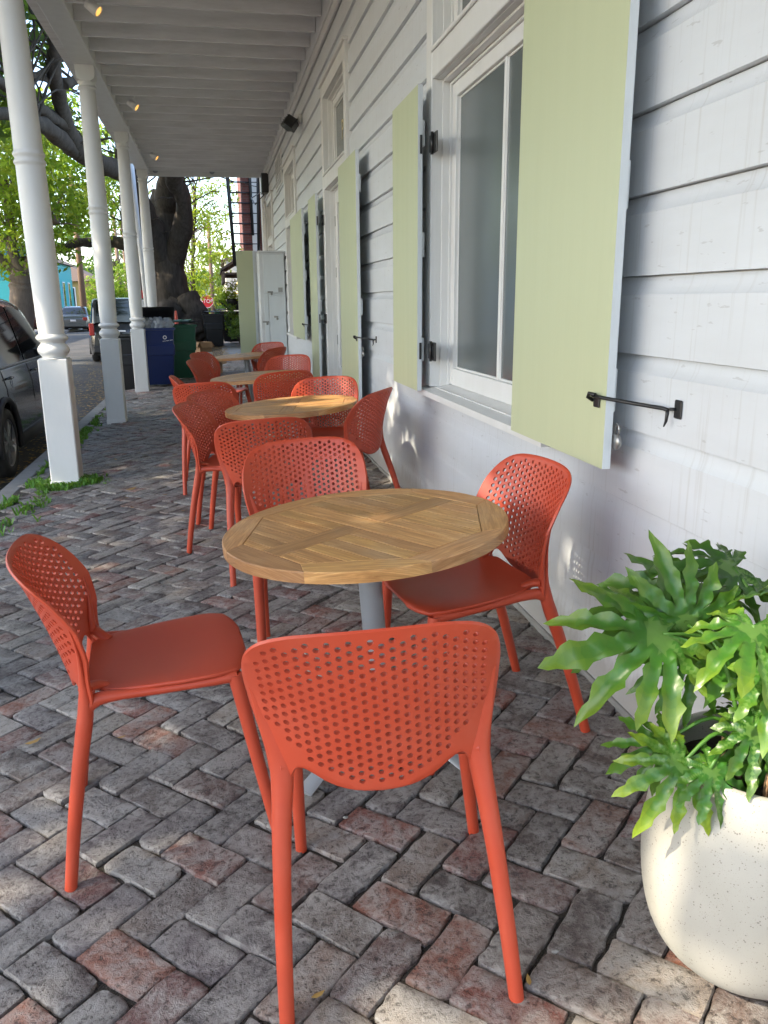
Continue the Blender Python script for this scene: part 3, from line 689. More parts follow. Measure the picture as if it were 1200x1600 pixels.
CZ = [.45, .49, .53, .58, .63, .68, .73, .78, .82, .85]; CY = [-.176, -.182, -.190, -.202, -.215, -.229, -.243, -.257, -.268, -.275]
def back_y(u, z): 
    return interp(z, CZ, CY) + interp(z, [.46, .53, .60, .68, .76, .80, .845], [.068, .080, .098, .100, .078, .060, .040]) * abs(u / .240) ** 2.1
def make_back():
    half = [(0, .8435), (.05, .843), (.10, .8415), (.15, .837), (.195, .823), (.224, .796), (.240, .757), (.2455, .71), (.243, .66), (.236, .61), (.2285, .57), (.2235, .535), (.2215, .50), (.215, .475), (.200, .465), (.185, .475), (.176, .500), (.166, .517), (.152, .520), (.133, .511), (.10, .488), (.055, .472), (0, .467)]
    h = smooth_line(half, 3); out = [(x, z) for x, z in h] + [(-x, z) for x, z in h[-2:0:-1]]
    r = .0063; holes = []; cs, rs = .0190, .0206
    for i in range(-13, 14):
        for j in range(0, 21):
            u = i * cs; z = .472 + j * rs + (rs / 2 if i % 2 else 0)
            if z < .484 + (abs(u) / .2) ** 2.0 * .125: continue
            ok = all((u - a) ** 2 + (z - b) ** 2 > .0185 ** 2 for a, b in out)
            if ok and abs(u) < .232 and z < .826: 
                if interp(abs(u), [0, .1, .15, .195, .224, .240], [.8435, .8415, .837, .823, .796, .757]) - z > .016 and abs(u) < interp(z, [.47, .57, .61, .655, .7, .745, .796], [.17, .198, .212, .220, .2245, .219, .203]): holes.append((u, z))
    verts = [Vector(p) for p in out]; n = len(out); edges = [(i, (i + 1) % n) for i in range(n)]; HN = 10
    for (u, z) in holes:
        b = len(verts)
        for k in range(HN): verts.append(Vector((u + r * math.cos(2 * math.pi * k / HN), z + r * math.sin(2 * math.pi * k / HN))))
        edges += [(b + k, b + (k + 1) % HN) for k in range(HN)]
    hs = set((round(a, 4), round(b, 4)) for a, b in holes)
    def inside(x, z):
        c = False; j = n - 1
        for i in range(n):
            if (out[i][1] > z) != (out[j][1] > z) and x < (out[j][0] - out[i][0]) * (z - out[i][1]) / (out[j][1] - out[i][1]) + out[i][0]: c = not c
            j = i
        return c
    for a in range(-14, 15):
        for b in range(0, 24):
            u, z = a * .0167, .46 + b * .0167
            if inside(u, z) and min((u - p) ** 2 + (z - q) ** 2 for p, q in out) > .006 ** 2 and min((u - p) ** 2 + (z - q) ** 2 for p, q in holes) > .0130 ** 2: verts.append(Vector((u, z)))
    vo, eo, fo, ov, oe, of = geometry.delaunay_2d_cdt(verts, edges, [], 0, 1e-6)
    tris = []
    for f in fo:
        cx = sum(vo[i].x for i in f) / 3; cz = sum(vo[i].y for i in f) / 3
        if not inside(cx, cz): continue
        if min((cx - p) ** 2 + (cz - q) ** 2 for p, q in holes) < (r * .93) ** 2: continue
        a, b, c = [vo[i] for i in f[:3]]
        if (b - a).cross(c - a) < 0: f = f[::-1]
        tris.append(tuple(f[:3]))
    from collections import Counter
    ec = Counter(); 
    for f in tris:
        for i in range(3): ec[(f[i], f[(i + 1) % 3])] += 1
    bnd = [(a, b) for (a, b) in ec if (b, a) not in ec]
    T = .0042
    def nrm(u, z):
        e = .004; du = Vector((2 * e, back_y(u + e, z) - back_y(u - e, z), 0)); dv = Vector((0, back_y(u, z + e) - back_y(u, z - e), 2 * e)); return du.cross(dv).normalized()   # points to -y (rear)
    nv = len(vo); V = []
    outerset = set()
    for i, p in enumerate(vo):
        if min((p.x - a) ** 2 + (p.y - b) ** 2 for a, b in out) < 1e-7: outerset.add(i)
    cen = (0, .68)
    for p in vo: q = Vector((p.x, back_y(p.x, p.y), p.y)); V.append(q - nrm(p.x, p.y) * -T)
    V = [Vector((p.x, back_y(p.x, p.y), p.y)) + nrm(p.x, p.y) * T for p in vo] + [Vector((p.x, back_y(p.x, p.y), p.y)) - nrm(p.x, p.y) * T for p in vo]
    mid = {}
    for (a, b) in bnd:
        if a in outerset and b in outerset:
            for i in (a, b):
                if i not in mid:
                    p = vo[i]; d = Vector((0, 0, 0))
                    for (c, e) in bnd:
                        if (c == i or e == i) and c in outerset and e in outerset:
                            t = (vo[e] - vo[c]).normalized(); d += Vector((t.y, 0, -t.x))
                    mid[i] = len(V); V.append(Vector((p.x, back_y(p.x, p.y), p.y)) + d.normalized() * .0030)
    F = [f for f in tris] + [tuple(i + nv for i in f[::-1]) for f in tris]
    for (a, b) in bnd:
        if a in mid and b in mid: F += [(b, a, mid[a], mid[b]), (mid[b], mid[a], a + nv, b + nv)]
        else: F.append((b, a, a + nv, b + nv))
    mb = MB(); mb.add(V, F, True); return mb
chair0 = None
def make_chair():
    t = empty('perforated_chair', (0, 0, 0)); m = M['orange']
    o = make_back().build('backrest', m, t); o.data.set_sharp_from_angle(angle=R_(52))
    # seat: rounded slab, dished
    def hw(y): return interp(y, [-.132, -.115, -.07, .0, .10, .19, .240, .262, .272], [.125, .165, .190, .203, .216, .218, .200, .155, .095])
    mb = MB(); ny, nx = 22, 16
    ys = [-.134 + .406 * (.5 - .5 * math.cos(math.pi * k / ny)) for k in range(ny + 1)]
    def top(x, y, h):
        s = abs(x) / h; z = .503 - .013 * (1 - s * s) * (1 - ((y - .04) / .22) ** 2 if abs(y - .04) < .22 else 0) + .008 * max(0, (-y - .04) / .1) ** 2 - .010 * max(0, (y - .18) / .1) ** 2
        return z - .006 * s ** 6
    V = []; F = []
    for y in ys:
        h = hw(y)
        for i in range(nx + 1):
            x = -h + 2 * h * (.5 - .5 * math.cos(math.pi * i / nx)); V.append((x, y, top(x, y, h)))
    def ix(a, b): return a * (nx + 1) + b
    for a in range(ny):
        for b in range(nx): F.append((ix(a, b), ix(a, b + 1), ix(a + 1, b + 1), ix(a + 1, b)))
    ring = [ix(0, b) for b in range(nx + 1)] + [ix(a, nx) for a in range(1, ny + 1)] + [ix(ny, b) for b in range(nx - 1, -1, -1)] + [ix(a, 0) for a in range(ny - 1, 0, -1)]
    rr = len(ring); base = len(V)
    for (off, dz) in ((.003, -.004), (.0, -.011), (-.012, -.013)):
        for q in ring:
            x, y, z = V[q]; c = Vector((x, y - .04, 0)); d = c.normalized() if c.length else c; V.append((x + d.x * off, y + d.y * off, z + dz))
    for L in range(3):
        for k in range(rr):
            a0 = ring[k] if L == 0 else base + (L - 1) * rr + k; a1 = ring[(k + 1) % rr] if L == 0 else base + (L - 1) * rr + (k + 1) % rr
            F.append((a0, base + L * rr + k, base + L * rr + (k + 1) % rr, a1))
    F.append(tuple(base + 2 * rr + k for k in range(rr))[::-1])
    mb.add(V, F, True); o = mb.build('seat', m, t); o.data.set_sharp_from_angle(angle=R_(60))
    for s in (-1, 1):
        mb = MB()
        pts = [(s * .234, -.252, .0), (s * .2335, -.251, .004), (s * .226, -.220, .15), (s * .216, -.184, .30), (s * .2075, -.157, .40), (s * .2015, -.143, .455), (s * .198, -.1365, .50), (s * .1995, -.1345, .54), (s * .209, -.1325, .58), (s * .219, -.1315, .62), (s * .228, -.135, .66), (s * .2375, -.142, .70)]
        pts = smooth_line(pts, 3)
        def rd(z):
            a = interp(z, [0, .1, .3, .42, .48, .53, .58, .64, .70], [.0155, .0165, .0185, .0208, .0232, .0232, .0205, .013, .004]); b = interp(z, [0, .1, .3, .42, .48, .53, .58, .64, .70], [.0155, .0165, .0185, .0205, .0185, .0125, .008, .0045, .002]); return (a, b)
        mb.tube(pts, [rd(p[2]) for p in pts], 18, ref=(1, 0, 0)); mb.build('rear_leg', m, t, sharp=60)
        mb = MB(); pts = smooth_line([(s * .231, .285, 0), (s * .2305, .284, .004), (s * .222, .267, .15), (s * .212, .246, .33), (s * .206, .234, .44), (s * .203, .228, .478)], 3)
        mb.tube(pts, [interp(p[2], [0, .2, .478], [.0150, .0170, .0195]) for p in pts], 18, ref=(1, 0, 0)); mb.build('front_leg', m, t, sharp=60)
        mb = MB(); pts = smooth_line([(s * .2045, -.137, .470), (s * .203, -.122, .479), (s * .200, -.100, .484), (s * .197, -.05, .482), (s * .198, .04, .476), (s * .203, .15, .474), (s * .204, .21, .474), (s * .203, .232, .472)], 3)
        mb.tube(pts, [interp(p[1], [-.15, -.12, -.05, .1, .23], [(.020, .015), (.018, .016), (.0135, .016), (.0125, .015), (.016, .016)]) for p in pts], 14, ref=(0, 0, 1))
        pts = smooth_line([(s * .203, -.134, .515), (s * .188, -.128, .513), (s * .165, -.112, .505), (s * .150, -.09, .492)], 3)
        mb.tube(pts, [(.013, .019)] * len(pts), 12, ref=(0, 0, 1)); mb.build('seat_rail', m, t, sharp=60)
    mb = MB(); mb.tube([(-.197, .215, .474), (.197, .215, .474)], (.011, .016), 10, ref=(0, 0, 1)); mb.build('cross_rail', m, t); mb = MB(); mb.tube([(-.193, -.085, .484), (.193, -.085, .484)], (.007, .014), 10, ref=(0, 0, 1)); mb.build('cross_rail', m, t)
    return t
CHAIRS = [  # x, y of the midpoint of the rear feet, facing direction, label
 (.292, 1.307, (.148, .989), 'nearest orange perforated chair, its back to the viewer in the foreground'),
 (-.452, 2.055, (.995, .09), 'orange perforated chair at the left of the nearest table, its whole seat showing'),
 (1.105, 2.505, (-.99, -.13), 'orange perforated chair between the nearest table and the wall, seat under the tabletop'),
 (.375, 3.30, (-.08, -1), 'orange perforated chair just beyond the nearest table, facing the viewer across it'),
 (.245, 4.00, (.1, 1), 'orange perforated chair turned away at the near side of the second table'),
 (-.165, 4.86, (.96, -.27), 'orange perforated chair left of the second table, leftmost of that group'),
 (-.05, 5.47, (.80, -.60), 'orange perforated chair half hidden behind the leftmost chair of the second table'),
 (1.02, 4.86, (-.80, .60), 'orange perforated chair turned away against the wall at the right of the second table'),
 (.83, 5.90, (-.42, -.91), 'brightly lit orange perforated chair beyond the second table, beside the door shutter'),
 (-.315, 6.84, (1, .02), 'orange perforated chair left of the third table, mostly hidden by others'),
 (-.08, 6.12, (.25, .97), 'orange perforated chair turned away at the near left of the third table'),
 (.575, 6.60, (-.05, 1), 'orange perforated chair turned away at the near right of the third table'),
 (.79, 8.50, (-.45, -.9), 'orange perforated chair beyond the third table facing the viewer, close to the house door'),
 (-.20, 8.75, (.93, -.36), 'nearer orange perforated chair of the two left of the fourth table'),
 (-.17, 9.95, (.85, -.52), 'farther orange perforated chair of the two left of the fourth table'),
 (.77, 10.0, (-.75, .66), 'orange perforated chair turned away at the right of the fourth table'),
 (.77, 11.3, (-.55, -.83), 'farthest orange perforated chair beyond the fourth table, in front of the white cabinet'),
]
chair0 = make_chair()
for k, (x, y, d, lab) in enumerate(CHAIRS):
    c = chair0 if k == 0 else copy_tree(chair0)
    dl = math.hypot(*d); d = (d[0] / dl, d[1] / dl); c.rotation_euler = (0, 0, math.atan2(-d[0], d[1]))
    k_ = KS(x); x, y = x * k_, y * k_; SC = 1.055; x += d[0] * .252 * SC; y += d[1] * .252 * SC; c.scale = (SC, SC, SC)
    c.rotation_euler = (Matrix.Rotation(TILT, 3, 'Y') @ Matrix.Rotation(math.atan2(-d[0], d[1]), 3, 'Z')).to_euler()
    c.location = (x, y, gz(x) + .0015); tag(c, lab, 'chair', 'orange perforated chairs around the tables')
# ================================================================ tables
def clip_poly(poly, a, b, c):      # keep a x + b y <= c
    out = []
    for i in range(len(poly)):
        p, q = poly[i], poly[(i + 1) % len(poly)]; dp = a * p[0] + b * p[1] - c; dq = a * q[0] + b * q[1] - c
        if dp <= 0: out.append(p)
        if (dp < 0 < dq) or (dq < 0 < dp): t = dp / (dp - dq); out.append((p[0] + (q[0] - p[0]) * t, p[1] + (q[1] - p[1]) * t))
    return out
def make_table():
    t = empty('cafe_table', (0, 0, 0)); R = .427; zt = .735; th = .032; r = random.Random(5)
    mb = MB(); mb.c = []; mb.uv = []
    def piece(poly, dirv, z1=zt, z0=zt - .012, seed=None, edge=False, light=None):
        if len(poly) < 3: return
        a = sum(poly[i][0] * poly[(i + 1) % len(poly)][1] - poly[(i + 1) % len(poly)][0] * poly[i][1] for i in range(len(poly)))
        if a < 0: poly = poly[::-1]
        n = len(poly); q = light if light else r.uniform(.62, 1.08); col = (q, q * r.uniform(.94, 1.03), q * r.uniform(.86, 1.05), 1); ox, oy = r.uniform(0, 9), r.uniform(0, 9)
        d = Vector(dirv).normalized(); e = Vector((-d.y, d.x))
        cx = sum(p[0] for p in poly) / n; cy = sum(p[1] for p in poly) / n
        # tiny arris bevel
        ins = []
        for k in range(n):
            p0, p1, p2 = Vector(poly[k - 1]), Vector(poly[k]), Vector(poly[(k + 1) % n]); n1 = (p1 - p0).normalized(); n2 = (p2 - p1).normalized(); nn = Vector((-n1.y - n2.y, n1.x + n2.x))
            nn = nn.normalized() if nn.length > 1e-6 else Vector((0, 0)); bb = .0028 if edge and Vector(poly[k]).length > R - .005 else .0014; ins.append((p1.x + nn.x * bb, p1.y + nn.y * bb))
        zb = z1 - (.003 if edge else .0009)
        V = [(p[0], p[1], z0) for p in poly] + [(p[0], p[1], zb if not (edge and Vector(p).length < R - .005) else z1 - .0009) for p in poly] + [(p[0], p[1], z1) for p in ins]
        F = [tuple(range(2 * n, 3 * n))] + [(k, (k + 1) % n, n + (k + 1) % n, n + k) for k in range(n)] + [(n + k, n + (k + 1) % n, 2 * n + (k + 1) % n, 2 * n + k) for k in range(n)]
        mb.add(V, F)
        for f in F:
            mb.c.append(col); side = len(f) == 4 and abs(V[f[0]][2] - V[f[2]][2]) > .006
            mb.uv.append([((Vector(V[i][:2]).dot(d) + ox), (Vector(V[i][:2]).dot(e) + oy + (V[i][2] if side else 0))) for i in f])
    # outer ring in eight segments round an octagon
    ap = .342; g = .0007; N8 = 8; rot0 = R_(22.5)
    def oct_(k, ap_): w = rot0 + k * math.pi / 4; return (ap_ / math.cos(math.pi / 8) * math.cos(w), ap_ / math.cos(math.pi / 8) * math.sin(w))
    for k in range(8):
        a0 = rot0 + k * math.pi / 4; a1 = a0 + math.pi / 4; skew = .10
        arc = [(R * math.cos(a0 + skew + (a1 - a0) * i / 10), R * math.sin(a0 + skew + (a1 - a0) * i / 10)) for i in range(11)]
        p = arc + [oct_(k + 1, ap + g), oct_(k, ap + g)]
        am = (a0 + a1) / 2; piece(p, (-math.sin(am), math.cos(am)), zt, zt - th, edge=True)
    octp = [oct_(k, ap - .0016) for k in range(8)]
    w = .0515; bw = .040; gp = .0022
    # central slat runs right across along x, cross band along y is cut by it
    k = -7
    def strip(y0, y1, x0, x1, d): 
        p = octp; p = clip_poly(p, 0, 1, y1); p = clip_poly(p, 0, -1, -y0); p = clip_poly(p, 1, 0, x1); p = clip_poly(p, -1, 0, -x0); piece(p, d)
    strip(-bw, bw, -9, 9, (1, 0))
    for s in (-1, 1):
        a, b = sorted((s * (bw + gp), s * 9)); strip(a, b, -bw, bw, (0, 1))
        for j in range(6):
            y0 = bw + gp + j * (w + gp); y1 = y0 + w
            lo, hi = (y0, y1) if s > 0 else (-y1, -y0)
            strip(lo, hi, bw + gp, 9, (1, 0)); strip(lo, hi, -9, -bw - gp, (1, 0))
    o = mb.build('tabletop', M['wood'], t)
    ub = MB(); ub.prism([(.36 * math.cos(2 * math.pi * i / 24), .36 * math.sin(2 * math.pi * i / 24)) for i in range(24)], zt - .028, zt - .0125); ub.build('under_board', M['black'], t)
    mb = MB(); mb.lathe([(.036, .06), (.036, zt - .045)], 32); mb.lathe([(.050, .045), (.055, .055), (.050, .075), (.037, .08)], 32); mb.build('column', M['steel'], t, sharp=50)
    mb = MB(); 
    for k in range(4): mb.tube([(.03 * math.cos(k * math.pi / 2), .03 * math.sin(k * math.pi / 2), zt - .04), (.24 * math.cos(k * math.pi / 2), .24 * math.sin(k * math.pi / 2), zt - .034)], (.006, .018), 8, ref=(0, 0, 1))
    mb.build('top_bracket', M['steel'], t)
    for k in range(4):
        w_ = R_(8) + k * math.pi / 2; mb = MB(); c, s = math.cos(w_), math.sin(w_)
        prof = smooth_line([(.02, .062), (.10, .066), (.18, .062), (.26, .046), (.32, .024), (.36, .009)], 3)
        mb.tube([(c * a, s * a, z) for a, z in prof], [(interp(a, [0, .2, .36], [.014, .012, .007]), interp(a, [0, .25, .36], [.022, .026, .030])) for a, z in prof], 12, ref=(0, 0, 1)); mb.build('foot', M['steel'], t, sharp=50)
    return t
TABS = [(.483, 2.445, R_(-60), 'nearest round slatted teak table, fully in view in the foreground'), (.53, 5.56, R_(-11), 'second round slatted teak table, level with the open window shutter'),
        (.42, 8.0, R_(20), 'third round slatted teak table along the wall'), (.43, 11.2, R_(10), 'farthest round slatted teak table, near the green door shutter')]
tab0 = make_table()
for k, (x, y, rz, lab) in enumerate(TABS):
    c = tab0 if k == 0 else copy_tree(tab0); c.location = (x, y, gz(x)); c.scale = (1.055,) * 3; c.rotation_euler = (Matrix.Rotation(TILT, 3, 'Y') @ Matrix.Rotation(rz, 3, 'Z')).to_euler(); tag(c, lab, 'table', 'round teak tables with grey pedestals')
# ================================================================ planter and plant
PX, PY, PH = 1.07, 1.325, .50
pot = empty('planter', (PX, PY, gz(PX)), 0, 'large rounded off-white speckled planter standing against the wall', 'planter')
prof = [(.09, .0), (.115, .002), (.15, .018), (.185, .055), (.207, .105), (.220, .165), (.226, .225), (.2265, .28), (.222, .34), (.213, .395), (.200, .45), (.189, .492), (.184, .499), (.176, .500), (.172, .494), (.176, .46), (.180, .425)]
m = MB(); m.lathe(smooth_line(prof, 3), 72); m.build('planter_shell', M['pot'], pot, sharp=70)
m = MB(); m.grid(lambda u, v: Vector((.183 * u * math.cos(2 * math.pi * v), .183 * u * math.sin(2 * math.pi * v), .432 + .010 * noise.noise(Vector((u * 4, v * 9, 2)) * 2))), 12, 40); m.build('potting_soil', M['soil'], pot)
plant = empty('philodendron', (PX, PY, .43), 0, 'leafy green philodendron with deeply cut glossy leaves growing in the white planter', 'plant')
def leaf_mesh(V, F, C, base, tip, up, size, seed, yellow=.0, droop=.35, fold=.35):
    """one deeply lobed leaf; base = petiole joint, tip direction, up normal"""
    r = random.Random(seed); X = Vector(tip).normalized(); Z = (Vector(up) - X * Vector(up).dot(X)).normalized(); Y = Z.cross(X)
    lobes = []   # angle, length, width
    base_l = [(0, 1.0, .100), (27, .92, .086), (53, .84, .082), (80, .70, .078), (108, .56, .072), (140, .42, .066)]
    for a, l, w in base_l:
        for s in ((1,) if a == 0 else (1, -1)): lobes.append((R_(a * s + r.uniform(-4, 4)), l * r.uniform(.88, 1.08), w * r.uniform(.9, 1.15)))
    lobes.sort(key=lambda q: q[0]); out = []; tips = []
    notch = .31
    n = len(lobes)
    for k, (a, l, w) in enumerate(lobes):
        d = Vector((math.cos(a), math.sin(a))); e = Vector((-d.y, d.x)); ph = r.uniform(0, 6)
        nx = 12
        def wid(t): return w * (.78 + .55 * t - .1 * math.sin(t * 3)) * (1 if t < .60 else max(0, 1 - ((t - .60) / .40)) ** .8) * .95
        o0 = .17
        for side in (-1, 1):
            rng_ = range(1, nx + 1) if side == -1 else range(nx - 1, 0, -1)
            for i in rng_:
                t = i / nx; rr = o0 + (l - o0) * t; wv = wid(t) * (1 + .26 * math.sin(t * 21 + ph + side) + .1 * math.sin(t * 43 + ph * 2)) if i < nx else 0
                p = d * rr + e * (side * wv); out.append(p)
                if i == nx: tips.append(p)
        # sinus to the next lobe
        if k < n - 1: a2 = (a + lobes[k + 1][0]) / 2; out.append(Vector((math.cos(a2), math.sin(a2))) * (notch * r.uniform(.9, 1.15)))
    out.append(Vector((-.03, 0)))
    m_ = len(out)
    # remove self-crossing by limiting each lobe point to its own sector
    def sector(p, k):
        return p
    q = []; idx = 0
    for k, (a, l, w) in enumerate(lobes):
        lo = (lobes[k - 1][0] + a) / 2 if k > 0 else a - R_(22); hi = (lobes[k + 1][0] + a) / 2 if k < n - 1 else a + R_(22)
        for i in range(2 * 12 - 1):
            p = out[idx]; ang = math.atan2(p.y, p.x); da = (ang - a + math.pi) % (2 * math.pi) - math.pi; lim_lo = (lo - a) * .90; lim_hi = (hi - a) * .90
            da2 = min(max(da, lim_lo), lim_hi); q.append(Vector((math.cos(a + da2), math.sin(a + da2))) * p.length); idx += 1
        if k < n - 1: q.append(out[idx]); idx += 1
    q.append(out[idx]); out = q; m_ = len(out)
    def inside(x, y):
        c = False; j = m_ - 1
        for i in range(m_):
            if (out[i].y > y) != (out[j].y > y) and x < (out[j].x - out[i].x) * (y - out[i].y) / (out[j].y - out[i].y) + out[i].x: c = not c
            j = i
        return c
    pts = [Vector(p) for p in out]
    for (a, l, w) in lobes:
        for i in range(1, 15):
            p = Vector((math.cos(a), math.sin(a))) * (l * i / 15.2)
            if inside(p.x, p.y): pts.append(p)
        for sg in (-1, 1):
            for i in range(3, 12):
                p = Vector((math.cos(a), math.sin(a))) * (l * i / 14) + Vector((-math.sin(a), math.cos(a))) * (sg * w * .42)
                if inside(p.x, p.y): pts.append(p)
    vo, eo, fo, ov, oe, of = geometry.delaunay_2d_cdt(pts, [(i, (i + 1) % m_) for i in range(m_)], [], 0, 1e-6)
    n0 = len(V); Bp = Vector(base); ph = r.uniform(0, 6); tone_ = r.uniform(.02, .55)
    info = []
    for p in vo:
        rad = p.length; ang = math.atan2(p.y, p.x); best = 9; bl = None
        for (a, l, w) in lobes:
            c = p.x * math.cos(a) + p.y * math.sin(a); dd = abs(-p.x * math.sin(a) + p.y * math.cos(a)) if c > 0 else rad
            if dd < best: best = dd; bl = (a, l, w)
        z = -droop * rad * rad * (1 + .45 * math.sin(ang * 2 + ph) + .35 * math.sin(ang * 7 + ph * 3)) + fold * best * 1.1 + .024 * math.sin(rad * 30 + ang * 5 + ph) * min(1, best / .04) - .10 * max(0, abs(ang) - 1.2) * rad
        info.append((best, rad / bl[1]))
        V.append(tuple(Bp + (X * p.x + Y * p.y + Z * z) * size))
    for f in fo:
        cx = sum(vo[i].x for i in f) / 3; cy = sum(vo[i].y for i in f) / 3
        if not inside(cx, cy): continue
        F.append(tuple(n0 + i for i in f[:3])); b = sum(info[i][0] for i in f) / 3; t = sum(info[i][1] for i in f) / 3
        edge = min(1, b / .06); C.append((min(1, max(0, tone_ + yellow * .3 + .25 * noise.noise(Vector((cx * 3, cy * 3, seed))))), .55 if b < .011 else .0, min(1, (yellow + .12) * (1.3 * max(0, t - .60) + .35 * edge * t)), 1))
LEAVES = [  # joint point, tip direction, up, size, yellow
 ((.862, 1.40, .735), (-.95, .05, -.12), (-.15, -.55, .85), .265, .55), ((.855, 1.275, .518), (-.70, -.35, -.60), (-.35, -.75, .6), .165, 1.0),
 ((.99, 1.50, .765), (-.85, .1, .05), (.0, -.55, .9), .235, .12), ((1.08, 1.50, .83), (-.95, -.05, -.02), (.1, -.4, 1), .225, .05),
 ((1.00, 1.31, .775), (-.55, -.6, -.35), (-.2, -.4, .9), .19, .55), ((.984, 1.25, .59), (.1, -.75, -.65), (-.2, -.6, .7), .15, .2),
 ((.892, 1.245, .515), (.45, -.55, -.62), (-.1, -.7, .6), .135, .05), ((1.02, 1.27, .70), (.35, -.75, -.35), (-.25, -.3, .9), .185, .4),
 ((.935, 1.56, .715), (-.8, -.15, -.2), (.1, -.5, .9), .205, .05), ((.845, 1.335, .525), (-.9, .1, -.35), (-.3, -.6, .7), .13, .2),
 ((.93, 1.42, .74), (-.35, .05, .85), (-.3, -.9, .25), .185, .2), ((.90, 1.44, .72), (-.75, .1, .60), (-.3, -.8, .4), .17, .15),
 ((1.15, 1.34, .75), (-.2, -.9, -.1), (-.1, -.1, 1), .2, .3), ((1.16, 1.45, .78), (-.5, -.7, .15), (.1, -.3, 1), .19, .2),
 ((1.18, 1.22, .62), (.1, -.8, -.4), (-.2, -.4, .9), .18, .25), ((1.05, 1.36, .56), (-.6, -.5, -.05), (-.2, -.3, 1), .12, .05), ((1.12, 1.20, .54), (-.2, -.85, -.45), (0, -.5, .9), .14, .35), ((1.10, 1.46, .62), (-.7, -.1, .3), (0, -.5, .9), .15, .05), ((.96, 1.44, .66), (-.6, -.3, -.5), (-.3, -.6, .7), .16, .02), ((1.06, 1.40, .70), (-.4, -.75, -.3), (-.1, -.4, .9), .19, .1), ((1.04, 1.30, .62), (-.1, -.8, -.3), (-.2, -.3, .9), .16, .3), ((1.17, 1.33, .86), (-.5, -.6, .1), (0, -.1, 1), .16, .5), ((1.12, 1.56, .74), (-.7, .1, .3), (0, -.6, .8), .2, .0)]
V, F, C = [], [], []; st = MB(); r2 = random.Random(2)
for k, (b, tp, up, sz, ye) in enumerate(LEAVES):
    leaf_mesh(V, F, C, b, tp, up, sz, 11 + k, ye)
    root = Vector((PX + r2.uniform(-.06, .06), PY + .01 + r2.uniform(-.05, .05), .43)); B = Vector(b); midp = (root + B) / 2 + Vector((0, 0, .07 + .1 * (B - root).length)) + (B - root) * .05
    pts = smooth_line([tuple(root), tuple((root * 2 + midp) / 3 + Vector((0, 0, .03))), tuple(midp), tuple(B)], 4); st.tube(pts, [.0062 - .003 * i / len(pts) for i in range(len(pts))], 8)
Vl = [(a - PX, b - PY, c - .43) for a, b, c in V]
fo_ = np_mesh('foliage', Vl, F, M['philo'], plant, C, smooth=True)
stem = leafmat('leaf_stalk', (.06, .16, .02), (.09, .22, .03), (.12, .26, .04), .1, .4); st.build('stems', stem, plant, world=True)
m = MB()
for k in range(3): a = k * 2.1; m.tube([(.08 * math.cos(a), .08 * math.sin(a), -.02), (.085 * math.cos(a), .085 * math.sin(a), .05)], [.006, .005], 6)
m.build('dry_stub', M['card'], plant)
